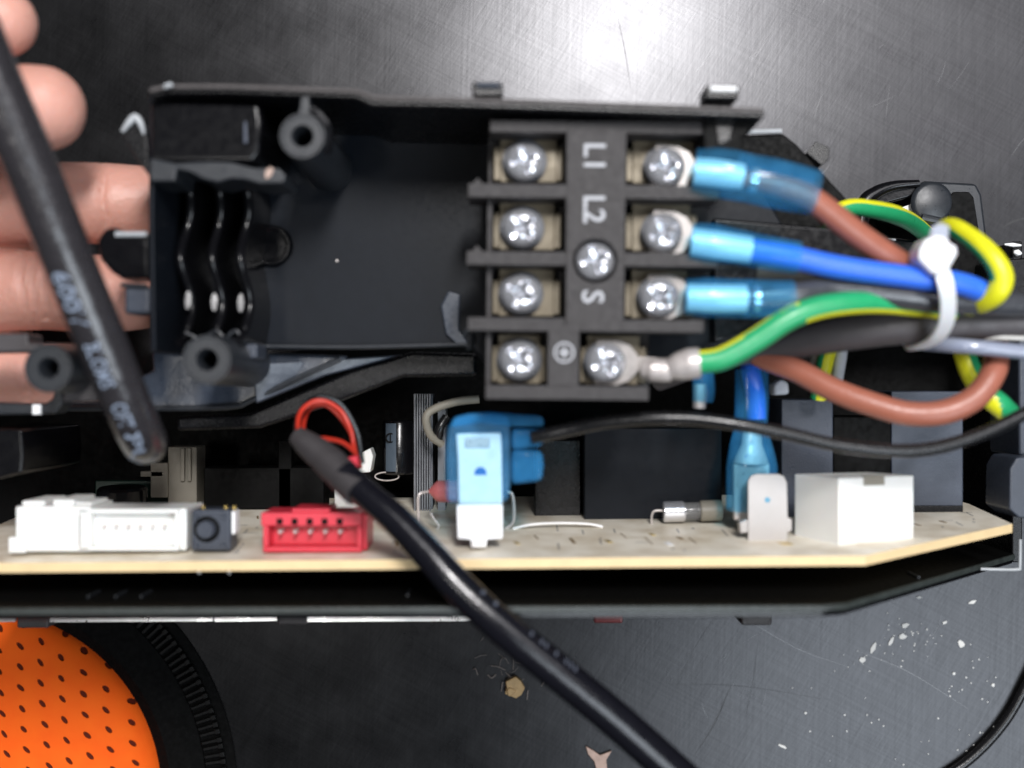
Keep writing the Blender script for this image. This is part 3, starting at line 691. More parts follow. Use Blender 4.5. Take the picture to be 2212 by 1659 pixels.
# bosses
def boss(px, py, r, rh, zt, zb, name='screw_boss'):
    c = P(px, py, zt); c.z = 0
    a, b = S(r, zt), S(rh, zt)
    o = G().lathe([(b, zt - 2.0), (b, zt - .05), (b * 1.12, zt), (a * .86, zt), (a * .90, zt + .03), (a * .97, zt + .03), (a, zt - .05), (a * 1.12, zb), (b, zb)], c, 40, close=False).build(name, M['bracket'], ho)
    G().lathe([(.001, zt - 1.9), (b * .99, zt - 1.9)], c, 24).build('hole', M['cavity'], o)
    return o
b1 = boss(653, 294, 50, 22, .55, FL)
b2 = boss(447, 777, 54, 22, .35, FL)
b3 = boss(105, 795, 53, 21, .30, -2.2)
hp(G().prism([(650, 200), (668, 200), (668, 226), (676, 244), (690, 256), (640, 250), (646, 234)], .50, -1.5), 'boss_rib', 'bracket', .04)
hp(G().tube([P(672, 236, .45), P(690, 250, .45), P(706, 272, .4), P(710, 300, .3), P(704, 330, .2)], .11, seg=10), 'boss_collar', 'gloss', 0)
# cable clamp ribs
for k, x in enumerate((408, 470, 530)):
    g = G(); N_ = 40; y0, y1 = 388, 742; z0 = FL
    def zt(t):
        return -1.1 - .40 * abs(math.sin(t * math.pi * 2.0)) ** 1.5 + (.35 if t < .04 or t > .96 else 0)
    vs = []
    for i in range(N_ + 1):
        t = i / N_; py = y0 + (y1 - y0) * t
        xo = x + 7 * math.sin(t * math.pi * 3.0 + .6) - (6 if k == 0 else 0) * math.sin(t * 3.14)
        za = zt(t)
        for dx in (-10, 8):
            p = P(xo + dx, py, -1.3); vs.append((p.x, p.y, za)); vs.append((p.x, p.y, z0))
    fs = []
    for i in range(N_):
        a = i * 4; b = a + 4
        fs += [(a, a + 2, b + 2, b), (a, b, b + 1, a + 1), (a + 2, a + 3, b + 3, b + 2)]
    fs += [(0, 1, 3, 2), (N_ * 4, N_ * 4 + 2, N_ * 4 + 3, N_ * 4 + 1)]
    g.add(vs, fs); rb = g.build('clamp_rib', M['gloss'], ho, bevel=.05)
    cr = []
    for i in range(0, N_ + 1, 2):
        t = i / N_; xo = x + 7 * math.sin(t * math.pi * 3.0 + .6) - (6 if k == 0 else 0) * math.sin(t * 3.14)
        p = P(xo - 1, y0 + (y1 - y0) * t, -1.3); cr.append(Vector((p.x, p.y, zt(t))))
    G().tube(cr, .105, seg=12, n=3).build('crest', M['gloss'], rb)
    pts = [P(x + 14 + 5 * math.sin(t / 10 * 9.4 + .6), 400 + t * 33, -2.3) for t in range(11)]
    hp(G().tube(pts, .035, seg=6, n=4), 'rib_web', 'bracket', 0)
hp(G().tube([P(400, 718, -1.0), P(420, 728, -1.0), P(432, 738, -1.0), P(452, 722, -1.0), P(470, 716, -1.0), P(486, 730, -1.0), P(504, 716, -1.0), P(516, 722, -1.0), P(510, 760, -1.0)], .04, seg=8), 'clamp_foot', 'bracket', 0)
hp(G().pbox(512, 742, 556, 775, -1.4, -2.4), 'clamp_foot', 'relay', .06)
c = P(588, 532, FL)
hp(G().lathe([(.001, .16), (.36, .16), (.40, .2), (.46, .2), (.50, .12), (.52, 0)], c, 40), 'round_pad', 'gloss', 0)
for x_, y_ in ((398, 648), (455, 652), (512, 654)):  # flat discs tilted at a lamp to give the ribs their highlights
    q_ = []; hn = Vector((.22, .15, .97)).normalized(); cc = P(x_ + 8, y_, -1.05); hh_ = S(22 if y_ > 600 else 9, -1)
    u_ = Vector((1, 0, 0)); u_ = (u_ - hn * u_.dot(hn)).normalized(); v_ = hn.cross(u_)
    for a_ in range(12):
        q_.append(cc + u_ * (.085 * math.cos(R(a_ * 30))) + v_ * (hh_ * math.sin(R(a_ * 30))))
    g = G(); g.add(q_ + [x - hn * .15 for x in q_], [tuple(range(12)), tuple(range(23, 11, -1))] + [(i, i + 12, (i + 1) % 12 + 12, (i + 1) % 12) for i in range(12)])
    hp(g, 'rib_highlight', 'ribglint', 0.02)
# bright worn patch beside the block, floor edge
hp(G().prism([(952, 660), (968, 628), (994, 636), (992, 712), (1012, 742), (990, 748), (962, 722)], FL + .12, FL), 'gusset', 'flange', .05)
hp(G().tube([P(560, 748, FL + .15), P(760, 750, FL + .15), P(1010, 744, FL + .15)], .05, seg=8), 'floor_edge', 'bracket', 0)
hp(G().tube([P(1002, 728, -1.6), P(1010, 716, -1.6), P(1022, 720, -1.6), P(1020, 745, -1.6), P(1006, 750, -1.6)], .07, seg=8), 'hook', 'bracket', 0)
# lower flange
hp(G().prism([(326, 758), (520, 772), (560, 762), (752, 768), (730, 782), (520, 878), (486, 886), (128, 886), (140, 868), (232, 868), (262, 830), (330, 800)], -3.9, -4.3), 'lower_flange', 'flange', .10)
hp(G().tube([P(735, 776, -3.8), P(640, 818, -3.8), P(540, 866, -3.8), P(505, 878, -3.8), P(400, 882, -3.8), P(140, 882, -3.8)], .07, seg=10), 'flange_bead', 'bracket', 0)
hp(G().prism([(380, 900), (540, 892), (760, 800), (890, 760), (1030, 764), (1030, 812), (870, 815), (700, 880), (560, 925), (380, 930)], -4.5, -5.0), 'outer_skirt', 'black', .10)
q = [(545, 786), (875, 766), (700, 812), (552, 872)]
g = G(); vs = []
for a, b in q:
    z = -3.6
    for _ in range(6):
        p = P(a, b, z); z = -3.55 - .34 * (p.x + 6.3) + .19 * (p.y - .4)
    vs.append(P(a, b, z))
g.add(vs + [v - Vector((0, 0, .3)) for v in vs], [(0, 1, 2, 3), (7, 6, 5, 4), (0, 4, 5, 1), (1, 5, 6, 2), (2, 6, 7, 3), (3, 7, 4, 0)])
hp(g, 'flange_highlight_facet', 'flange', .05)  # facet tilted towards a lamp, its bluish highlight built into the shape
# left frame arms round boss
hp(G().prism([(-60, 722), (60, 720), (62, 742), (210, 742), (238, 760), (238, 868), (130, 868), (160, 790), (110, 760), (-60, 762)], -1.0, -1.9), 'left_frame', 'greycab', .06)
hp(G().prism([(-60, 868), (96, 872), (112, 862), (118, 840), (134, 842), (136, 872), (118, 894), (-60, 898)], -2.2, -2.9), 'frame_hook', 'bracket', .06)
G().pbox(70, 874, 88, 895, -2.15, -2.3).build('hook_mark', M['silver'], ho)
hp(G().prism([(208, 520), (222, 494), (248, 488), (262, 500), (324, 502), (324, 600), (262, 602), (240, 588), (214, 560)], -.4, -1.6), 'side_arm', 'gloss', .12)
p = P(250, 506, -.35); q = P(318, 506, -.35); G().tube([p, (p + q) / 2, q], .06, seg=8, n=2).build('arm_highlight', M['dimsilver'], ho)  # highlight on the arm's top edge, painted as a pale bar
hp(G().pbox(268, 618, 324, 678, -.6, -1.6), 'side_block', 'relay', .08)
p = P(262, 616, -.55); q = P(318, 618, -.55); G().tube([p, (p + q) / 2, q], .05, seg=8, n=2).build('block_edge_or_highlight', M['bracket'], ho)
G().lathe([(.001, .02), (.028, .02), (.035, 0)], P(728, 563, FL), 8).build('speck', M['tin'], ho)

# ---------------------------------------------------------------- terminal block
tbk = thing('terminal_block', P(1286, 563, -1), 'grey screw terminal block marked L1 L2 S with nine bright screws', 'terminal block', rz=-0.010)
def arc(cx, cy, r, a0, a1, n=14): return [(cx + r * math.cos(R(a0 + (a1 - a0) * i / n)), cy + r * math.sin(R(a0 + (a1 - a0) * i / n))) for i in range(n + 1)]
g = G(); ZF = -1.25
g.pbox(1052, 262, 1404, 862, ZF, -2.4); g.pbox(1404, 262, 1525, 712, ZF - .003, -2.4)
g.prism([(1223, 262), (1286, 262), (1286, 515)] + arc(1286, 563, 48, 270, 90) [1:-1] + [(1286, 611), (1286, 700), (1223, 700)], 0, ZF)
g.prism([(1286, 262), (1349, 262), (1349, 700), (1286, 700), (1286, 611)] + arc(1286, 563, 48, 90, -90)[1:-1] + [(1286, 515)], 0, ZF)
g.pbox(1186, 715, 1253, 834, 0, ZF)
for x0, x1, y0, y1 in [(1056, 1223, 262, 287), (1349, 1528, 262, 287), (1010, 1223, 399, 428), (1349, 1552, 399, 428), (1008, 1223, 545, 574), (1349, 1551, 545, 574), (1012, 1521, 700, 716)]:
    g.pbox(x0, y0, x1, y1, 0, ZF)
g.pbox(1012, 688, 1223, 700, 0, ZF); g.pbox(1349, 690, 1521, 700, 0, ZF); g.pbox(1052, 834, 1404, 864, 0, ZF)
for y0, y1 in ((428, 545), (574, 688), (716, 834)): g.pbox(1052, y0, 1062, y1, -.35, ZF)
hp_body = g.build('body', M['block'], tbk, bevel=.012, weld=True)
for y in (399, 545):
    G().prism([(1020, y), (1030, y - 12), (1042, y)], -.05, -1.2).build('nib', M['block'], tbk)
for x0, x1, y0, y1 in [(1064, 1215, 290, 398), (1064, 1212, 430, 544), (1064, 1212, 576, 687), (1064, 1184, 718, 833), (1350, 1510, 290, 398), (1350, 1505, 430, 544), (1350, 1500, 576, 689), (1255, 1398, 718, 833)]:
    g = G(); g.pbox(x0 + 14, y0 + 6, x1 - 14, y1 - 2, -.88, ZF); g.pbox(x0, y0 + 30, x1, y1 - 6, -.93, ZF)
    g.build('terminal_plate', M['brass'], tbk, bevel=.03)
def screw_mesh():
    g = G(); Rr = .43; rings, seg = 14, 56; vs = [(0, 0, .05)]
    for i in range(1, rings + 1):
        r = Rr * i / rings
        for k in range(seg):
            a = 2 * math.pi * k / seg; x, y = r * math.cos(a), r * math.sin(a)
            h = .26 * math.sqrt(max(0, 1 - (r / Rr) ** 2 * .93))
            arm = min(abs(x), abs(y)); lim = max(abs(x), abs(y))
            wd = .075 * (1.25 - lim / .34)
            if lim < .31 and arm < max(.04, wd * 1.15): h -= .26 * (1 - lim / .40)
            d = abs(abs(x) - abs(y)); 
            h += .015 * math.sin(a * 4) * (r / Rr)
            vs.append((x, y, h))
    for k in range(seg):
        a = 2 * math.pi * k / seg; vs.append((Rr * .96 * math.cos(a), Rr * .96 * math.sin(a), -.12))
    fs = [(0, 1 + k, 1 + (k + 1) % seg) for k in range(seg)]
    for i in range(rings):
        for k in range(seg):
            a = 1 + i * seg + k; b = 1 + i * seg + (k + 1) % seg
            fs.append((a, a + seg, b + seg, b))
    g.add(vs, fs); return g
sm = None
for i, (px, py, zs) in enumerate([(1131, 351, -.62), (1127, 494, -.62), (1126, 636, -.62), (1124, 779, -.62), (1435, 360, -.5), (1431, 502, -.5), (1424, 641, -.5), (1311, 783, -.5), (1286, 563, -.35)]):
    if sm is None: s_ = screw_mesh().build('screw', M['chrome'], None, angle=24); sm = s_
    else: s_ = sm.copy(); C.objects.link(s_)
    s_.parent = tbk; s_.location = P(px, py, zs) - tbk.location
    s_.rotation_euler = (random.uniform(-.1, .1), random.uniform(-.1, .1), random.uniform(0, 1.5))
for px, py, zs in [(1131, 351, -.78), (1127, 494, -.78), (1126, 636, -.78), (1124, 779, -.78), (1435, 360, -.7), (1431, 502, -.7), (1424, 641, -.7), (1311, 783, -.7)]:
    G().lathe([(.20, .04), (.49, .04), (.50, 0), (.20, -.05)], P(px, py, zs), 32).build('screw_shadow', M['relay'], tbk)  # dark ring stands in for the shadow round each screw
def put_text(body, px, py, size, z, rot, m, par, sx=1.0):
    v, f = text_geo(body, size); c = P(px, py, z); g = G()
    Mx = Matrix.Rotation(rot, 3, 'Z')
    g.add([c + Mx @ Vector((x.x * sx, x.y, x.z)) for x in v], f); return g.build('lettering', M[m], par)
put_text('L', 1280, 323, .66, .006, R(-90), 'print_', tbk); put_text('1', 1280, 356, .66, .006, R(-90), 'print_', tbk)
put_text('L', 1280, 436, .66, .006, R(-90), 'print_', tbk); put_text('2', 1280, 467, .66, .006, R(-90), 'print_', tbk)
put_text('S', 1279, 641, .66, .006, R(-90), 'print_', tbk)
G().lathe([(.185, 0), (.185, .012), (.225, .012), (.225, 0)], P(1221, 762, .002), 32, close=True).build('earth_symbol', M['print_'], tbk)
c = P(1221, 762, .002); G().box(c.x - .12, c.x + .12, c.y - .028, c.y + .028, .002, .012).box(c.x - .028, c.x + .028, c.y + .029, c.y + .12, .002, .012).box(c.x - .028, c.x + .028, c.y - .12, c.y - .029, .002, .012).build('earth_symbol', M['print_'], tbk)

# ---------------------------------------------------------------- wires
def fork(cx, cy, z, par, ang=0, n='fork_lug'):
    c = P(cx, cy, z); g = G()
    pts = []
    for a in range(-60, 241, 20): pts.append((.52 * math.cos(R(a + 90 + 0)), .52 * math.sin(R(a + 90))))
    inner = [(.26 * math.cos(R(a + 90)), .26 * math.sin(R(a + 90))) for a in range(240, -61, -20)]
    # open fork: two prongs round the screw joined to a neck on the right
    q = [(-.25, .50), (.25, .50), (.50, .40), (.70, .16), (1.15, .16), (1.15, -.16), (.70, -.16), (.50, -.40), (.25, -.50), (-.25, -.50), (-.25, -.25), (.2, -.24), (.32, 0), (.2, .24), (-.25, .25)]
    Mx = Matrix.Rotation(ang, 2)
    pp = [Mx @ Vector(t) for t in q]
    g.prism([(c.x + t.x, c.y + t.y) for t in pp], z, z - .08, px=False)
    return g.build(n, M['forkm'], par, bevel=.02)
def sleeve(par, pts, rad, ring=None, flat=.85):
    o = G().tube([P(*p) for p in pts], [S(r) for r in rad], seg=28, n=8, cap=False, flat=flat).build('crimp_sleeve', M['sleeve'], par)
    return o
# 1 brown wire, top terminal
w1 = thing('brown_wire', P(1600, 380, .1), 'brown wire from the top right L1 terminal in a large blue crimp sleeve', 'wire')
sleeve(w1, [(1500, 366, .05), (1560, 374, .1), (1622, 386, .12), (1690, 400, .15), (1762, 416, .15)], [44, 52, 54, 52, 54, 52, 48])
G().tube([P(1500, 370, .05), P(1545, 374, .08), P(1605, 382, .1)], [.30, .31, .31, .28], seg=20, flat=.8).build('barrel', M['brighttab'], w1)
G().tube([P(1620, 388, .1), P(1635, 391, .1)], [.26, .30], seg=20, flat=.8).build('crimp_ring', M['chrome'], w1)
fork(1435, 360, -.62, w1, -.12)
G().tube([P(1605, 386, .1), P(1690, 405, .1), P(1755, 432, .05), P(1850, 505, -.2), (P(1930, 560, -.5)), P(2020, 612, -.9), P(2110, 650, -1.3), P(2230, 690, -1.8)], [.18, .25, .28, .28, .28, .28, .28, .28], seg=20).build('insulation', M['brown'], w1)
# 2 blue wire
w2 = thing('blue_wire', P(1600, 530, 0), 'blue wire from the second right L2 terminal in a blue crimp sleeve', 'wire')
sleeve(w2, [(1492, 520, .0), (1550, 527, .05), (1610, 537, .05), (1670, 548, .05), (1724, 556, .03)], [38, 42, 38, 36, 36, 35])
G().tube([P(1495, 522, .0), P(1550, 530, .05), P(1622, 540, .05)], [.30, .31, .29], seg=20, flat=.8).build('barrel', M['brighttab'], w2)
fork(1431, 502, -.62, w2, -.1)
G().tube([P(1600, 537, .02), P(1700, 553, .02), P(1800, 575, -.02), P(1900, 590, -.05), P(2000, 603, -.1), P(2070, 612, -.2), P(2125, 632, -.5), P(2180, 660, -1.2)], [.24, .26, .26, .25, .25, .25, .25, .24], seg=20).build('insulation', M['blue'], w2)
# 3 dark grey wire
w3 = thing('grey_wire', P(1600, 643, 0), 'dark grey glossy wire from the third right S terminal in a blue crimp sleeve', 'wire')
sleeve(w3, [(1480, 641, -.05), (1540, 643, .0), (1600, 645, .0), (1660, 646, .0), (1713, 645, .0)], [38, 43, 42, 42, 41, 40])
G().tube([P(1485, 643, -.05), P(1550, 645, .0), P(1612, 645, .0)], [.30, .31, .30], seg=20, flat=.8).build('barrel', M['brighttab'], w3)
G().tube([P(1628, 645, .0), P(1640, 645, .0)], [.29, .29], seg=20, flat=.8).build('crimp_ring', M['chrome'], w3)
fork(1424, 641, -.62, w3, 0)
G().tube([P(1612, 643, -.05), P(1713, 636, -.1), P(1800, 624, -.4), P(1900, 633, -.45), P(2000, 645, -.5), P(2100, 652, -.7), P(2230, 660, -1.0)], [.22, .26, .28, .29, .29, .27], seg=20).build('insulation', M['clearblk'], w3)
tag(G().tube([P(1640, 596, -1.2), P(1740, 598, -.8), P(1830, 612, -.8), P(1950, 628, -1.0)], [.24, .22, .2], seg=16).build('pale_wire', M['cream']), 'pale worn wire hidden between the blue wire and the grey wire', 'wire')
# 4 earth wire with bare fork crimp
def stripe(lo, hi, tw=0):
    def f(i, k): 
        kk = (k + int(i * tw)) % 24
        return 1 if lo <= kk < hi else 0
    return f
w4 = thing('earth_wire', P(1400, 790, -.2), 'green and yellow earth wire from the bottom terminal with a bare metal crimp', 'wire', 'green and yellow earth wires')
fork(1311, 783, -.62, w4, -.05)
G().tube([P(1392, 797, -.5), P(1425, 800, -.3), P(1450, 800, -.25)], [.22, .25, .24], seg=20, flat=.8).build('barrel', M['tin'], w4)
for i in range(6):
    x = 1405 + i * 6
    G().tube([P(x, 799, -.32), P(x + 3, 799.5, -.32)], [.262, .262], seg=20, flat=.82, n=1).build('crimp_ridge', M['tin'], w4)
G().tube([P(1446, 798, -.25), P(1465, 792, -.2), P(1490, 786, -.15), (P(1512, 784, -.12))], [.22, .30, .34, .33], seg=24).build('bell_end', M['tin'], w4)
G().tube([P(1508, 783, -.1), P(1560, 774, -.05), P(1630, 736, 0), P(1700, 690, .05), P(1760, 666, .0), P(1830, 655, -.15), P(1900, 654, -.45), P(1980, 662, -.85), P(2060, 672, -1.1)], [.25, .26, .26, .26, .25, .23, .22], seg=24, n=10, df=lambda p, d: (d.y > .68 and d.z < .7) if p.x < 6.2 else d.y < -.62).build('insulation', [M['green'], M['yellow']], w4)
# earth loop at right
tag(G().tube([P(1770, 476, -3.8), P(1830, 449, -3.9), P(1885, 452, -4.2), P(1935, 464, -5.0), P(1975, 485, -6.6), P(2015, 520, -9.2)], [.20, .21, .22, .24, .24, .24], seg=24, n=8, df=lambda p, d: d.y > .25).build('earth_wire', [M['green'], M['yellow']]), 'green and yellow earth wire end dipping behind the dark bracket above the brown wire', 'wire', 'green and yellow earth wires')
tag(G().tube([P(2020, 580, -2.6), P(2022, 520, -2.0), P(2050, 489, -1.2), P(2098, 514, -.6), P(2142, 555, -.2), P(2164, 598, -.1), P(2152, 632, -.2), P(2120, 652, -.6), P(2080, 662, -1.4)], [.19, .19, .20, .22, .24, .25, .25, .24], seg=24, n=8, df=lambda p, d: d.dot((p - P(2075, 600, -1)).normalized()) > (.1 if p.y > 2.2 else -.45)).build('earth_wire', [M['green'], M['yellow']]), 'green and yellow earth wire looping round right of the white cable tie', 'wire', 'green and yellow earth wires')
# brown loop
tag(G().tube([P(1600, 740, -3.0), P(1650, 772, -2.7), P(1720, 800, -2.3), P(1800, 842, -1.9), P(1880, 872, -1.6), P(1960, 893, -1.4), P(2040, 890, -1.3), P(2105, 860, -1.3), P(2142, 812, -1.4), P(2152, 770, -1.7), P(2146, 700, -2.4)], .285, seg=20).build('brown_wire', M['brown']), 'brown wire hanging in a deep U loop below the cable bundle', 'wire')
# thin black wire with flag connector
w6 = thing('black_wire', P(1100, 960, -2), 'thin black wire with a blue flag connector pushed on a board tab', 'wire')
ZT = bz(1165)
G().tube([P(1150, 945, -1.6), P(1185, 938, -1.5), P(1240, 926, -1.4), P(1310, 912, -1.2), P(1400, 904, -1.0), P(1500, 905, -.9), P(1600, 918, -.8), P(1700, 937, -.8), P(1800, 960, -.8), P(1900, 972, -.8), P(1990, 972, -.9), P(2070, 955, -1.0), P(2150, 925, -1.1), P(2230, 885, -1.2)], .155, seg=14).build('insulation', M['thin'], w6)
zf = -1.5
o = G().prism([(962, 1088), (960, 980), (966, 925), (978, 903), (1010, 895), (1080, 894), (1102, 905), (1104, 1040), (1098, 1086)], zf, zf - .9).build('flag_housing', M['sleeveflag'], w6, bevel=.14, seg=3)
G().prism([(968, 926), (980, 900), (1012, 893), (1060, 891), (1174, 900), (1176, 922), (1100, 922), (1040, 914)], zf + .05, zf - 1.0).build('housing_top', M['sleeve'], w6, bevel=.08)
for y0, y1 in ((926, 966), (972, 1040)):
    G().prism([(1104, y0), (1172, y0 + 2), (1176, (y0 + y1) / 2), (1172, y1), (1104, y1 + 8)], zf - .1, zf - .8).build('wire_barrel', M['sleeve'], w6, bevel=.12, seg=3)
G().prism([(990, 1090), (988, 992), (984, 936), (1082, 934), (1084, 960), (1086, 1090)], zf - .42, zf - .6).build('receptacle', M['brighttab'], w6, bevel=.05)
G().prism([(1004, 946), (1058, 946), (1058, 968), (1004, 968)], zf - .38, zf - .5).build('crimp_wing', M['tin'], w6, bevel=.03)
o = G().prism(arc(1038, 1022, 13, 180, 360) + [(1051, 1026), (1025, 1026)], zf - .405, zf - .5).build('dimple', M['bluecap'], w6)
ft = G().prism([(988, 1164), (986, 1090), (1086, 1090), (1086, 1164), (1052, 1166), (1050, 1184), (1018, 1184), (1016, 1166)], zf - .35, zf - .5).build('tab', M['brighttab'], pc, bevel=.03)
G().prism([(1020, 1168), (1052, 1168), (1050, 1182), (1022, 1182)], zf - .28, zf - .4).build('solder_pad', M['silver'], pc, bevel=.03)
# upright blue connector and its wire
w7 = thing('blue_wire', P(1625, 900, -3), 'short blue wire dropping into an upright blue connector behind the spade tab', 'wire')
ZU = -3.7
G().tube([P(1616, 745, ZU - .6), P(1622, 800, ZU), P(1632, 850, ZU), P(1634, 905, ZU)], [.24, .24, .24], seg=16).build('insulation', M['blue'], w7)
o = G().tube([P(1624, 798, ZU), P(1624, 860, ZU), P(1622, 920, ZU), P(1622, 960, ZU), P(1624, 1010, ZU), P(1624, 1100, ZU - .1)], [S(36, ZU), S(37, ZU), S(36, ZU), S(46, ZU), S(56, ZU), S(56, ZU)], seg=28, cap=False, flat=.6).build('crimp_sleeve', M['sleeve'], w7)

G().tube([P(1624, 925, ZU), P(1624, 960, ZU), P(1622, 1000, ZU - .05)], [.22, .26, .45], seg=20, flat=.5).build('barrel', M['tin'], w7)
G().prism([(1584, 1000), (1664, 1000), (1662, 1125), (1586, 1125)], ZU, ZU - .25).build('receptacle', M['tin'], w7, bevel=.06)
G().lathe([(.001, .02), (.14, .02), (.16, 0)], P(1622, 990, ZU + .12), 20).build('dimple', M['bluecap'], w7)
# second sleeve half hidden under the block
w8 = thing('blue_crimp', P(1520, 850, -3), 'dark blue crimp with metal end half hidden under the bare earth crimp', 'connector')
G().tube([P(1518, 800, -2.6), P(1520, 840, -2.6), P(1518, 868, -2.6)], [.26, .27, .24], seg=18, cap=False, flat=.7).build('crimp_sleeve', M['sleeve'], w8)
G().tube([P(1512, 830, -2.65), P(1510, 882, -2.65)], [.16, .15], seg=14, flat=.7).build('barrel', M['tin'], w8)
# thick grey cable and the pale tube
tag(G().tube([P(1420, 820, -4.5), P(1560, 765, -3.2), P(1680, 742, -2.6), P(1800, 722, -2.0), P(1930, 705, -1.6), P(2060, 698, -1.5), P(2250, 694, -1.5)], [.30, .38, .43, .44, .43, .41], seg=24).build('grey_cable', M['greycab']), 'thick dark grey cable running right through the white cable tie', 'cable')
tag(G().tube([P(2000, 742, -1.8), P(2060, 746, -1.2), P(2130, 752, -1.0), P(2240, 764, -1.0)], .17, seg=16).build('pale_tube', M['whitecab']), 'glossy pale tube leaving the bundle below the thick grey cable', 'tube')
tag(G().tube([P(2090, 734, -1.6), P(2150, 730, -1.3), P(2240, 732, -1.2)], .05, seg=12).build('cream_lead', M['fleck']), 'thin cream lead above the glossy pale tube at the right edge', 'wire')
tag(G().tube([P(2060, 690, -3), P(2078, 745, -2.9), P(2096, 800, -2.8), P(2125, 845, -2.7), P(2156, 872, -2.6), P(2178, 892, -3.0)], [.22, .25, .27, .28, .27], seg=24, df=lambda p, d: d.x < -.1 and .2 < p.y + .55 * 0 + .9 < 2.2).build('earth_wire', [M['green'], M['yellow']]), 'green and yellow earth wire passing down behind the brown loop', 'wire', 'green and yellow earth wires')
ew = thing('braided_lead', P(1785, 780, -4.5), 'yellow striped lead beside a white braid under the thick grey cable', 'wire')
G().tube([P(1800, 700, -4.6), P(1790, 750, -4.6), P(1776, 810, -4.6), P(1768, 860, -4.8)], .21, seg=24, mf=stripe(2, 7)).build('insulation', [M['yellow'], M['green']], ew)
G().tube([P(1822, 720, -4.7), P(1816, 770, -4.7), P(1806, 830, -4.9)], .16, seg=12).build('braid', M['braid'], ew)
G().tube([P(1776, 720, -4.8), P(1762, 770, -4.8), P(1746, 830, -4.9)], .12, seg=12).build('braid', M['cream'], ew)
tag(G().tube([P(1640, 748, -3.9), P(1680, 752, -3.8), P(1700, 758, -3.8), P(1695, 790, -4.2)], .12, seg=12, mf=stripe(0, 5)).build('yellow_lead', [M['blue'], M['yellow']]), 'short blue lead with a yellow patch under the green earth wire', 'wire')
tag(G().prism([(1672, 830), (1688, 818), (1704, 826), (1706, 852), (1672, 854)], -4.4, -5).build('white_stud', M['braid'], bevel=.08), 'small white plastic stud beside the upright blue connector', 'stud')

# cable tie
ct = thing('cable_tie', P(2030, 600, .3), 'white nylon cable tie strapped round the wire bundle', 'cable tie')
def ribbon(pts, wd, th, name, m, par):
    path = catmull(pts, 8); g = G(); vs = []
    for i, p in enumerate(path):
        t = (path[min(i + 1, len(path) - 1)] - path[max(i - 1, 0)]).normalized()
        s = Vector((1, .12, .15)); s = (s - t * s.dot(t)).normalized(); u = t.cross(s).normalized()
        for a, b in ((-1, -1), (1, -1), (1, 1), (-1, 1)): vs.append(p + s * wd * a + u * th * b)
    fs = []
    for i in range(len(path) - 1):
        for k in range(4): fs.append((i * 4 + k, i * 4 + (k + 1) % 4, i * 4 + 4 + (k + 1) % 4, i * 4 + 4 + k))
    fs += [(0, 1, 2, 3), tuple(len(path) * 4 - 4 + k for k in (3, 2, 1, 0))]
    g.add(vs, fs); return g.build(name, M[m], par, bevel=.03)
ribbon([P(2010, 560, -1.6), P(2022, 556, -.6), P(2030, 575, .1), P(2042, 612, .35), P(2048, 655, .15), P(2042, 700, -.25), P(2018, 735, -.8), P(1978, 752, -1.6), P(1965, 740, -2.3)], .17, .05, 'strap', 'tie', ct)
G().prism([(1984, 560), (1986, 538), (2000, 516), (2022, 506), (2048, 512), (2054, 526), (2068, 530), (2070, 548), (2056, 572), (2044, 590), (2016, 592)], .45, -.25).build('head', M['tie'], ct, bevel=.10, seg=3)
G().prism([(2008, 510), (2016, 488), (2034, 480), (2052, 488), (2050, 514)], .3, .15).build('tail', M['tieclear'], ct, bevel=.03)

# ---------------------------------------------------------------- thick printed cable at left
cpts = [(-120, -80, 3.6), (-30, 150, 3.2), (55, 355, 2.7), (138, 560, 2.1), (210, 735, 1.5), (262, 860, .95), (296, 928, .35), (306, 940, -.6), (304, 930, -2.2), (300, 900, -4.2)]
cpts = [(-130, -120, 3.4), (-32, 130, 3.0), (62, 350, 2.5), (146, 560, 2.0), (218, 735, 1.4), (270, 862, .8), (304, 938, .2), (315, 956, -.5), (314, 950, -2.2), (304, 920, -4.4)]
cw = thing('power_cable', P(150, 560, 1.8), 'thick black cable with pale printed lettering crossing in front of the hand', 'cable')
path = catmull([P(*p) for p in cpts], 14)
CR = [.53, .525, .52, .515, .51, .50, .49, .48, .47, .46]
G().tube(path, CR, seg=40, smooth=False).build('jacket', M['cable'], cw)
def print_on(path, rads, body, px0, px1, size, m, par, shift=0.0, flip=1):
    v, f = text_geo(body, size, 0.0)
    xs = [q.x for q in v]; x0, x1 = min(xs), max(xs)
    # arc length table
    L_ = [0]; RL = lerp_list(rads, len(path)); r = RL[len(RL) // 3]
    for i in range(1, len(path)): L_.append(L_[-1] + (path[i] - path[i - 1]).length)
    def near(t):
        k = min(range(len(path)), key=lambda i: (path[i] - t).length); return L_[k]
    s0, s1 = near(px0), near(px1); g = G(); out = []
    for q in v:
        s = s0 + (s1 - s0) * (q.x - x0) / (x1 - x0)
        k = 0
        while k < len(L_) - 2 and L_[k + 1] < s: k += 1
        t = (s - L_[k]) / (L_[k + 1] - L_[k]); p = path[k].lerp(path[k + 1], t); T = (path[k + 1] - path[k]).normalized()
        n = Vector((0, 0, 1)); n = (n - T * T.z).normalized(); u = n.cross(T) * flip
        a = q.y / r + shift
        out.append(p + (n * math.cos(a) + u * math.sin(a)) * (RL[k] + .012))
    g.add(out, f); return g.build('lettering', M[m], par)
print_on(path, CR, '600V', P(150, 572, 2), P(200, 690, 1.6), .50, 'cprint', cw, shift=-.25)
print_on(path, CR, 'BLOMS', P(214, 718, 1.45), P(254, 815, 1.0), .46, 'cprint', cw, shift=-.15)
print_on(path, CR, 'OFT', P(264, 842, .88), P(282, 890, .55), .46, 'cprint', cw, shift=-.05)
print_on(path, CR, 'PUSE', P(290, 906, .45), P(316, 956, -.75), .44, 'cprint', cw, shift=.0)

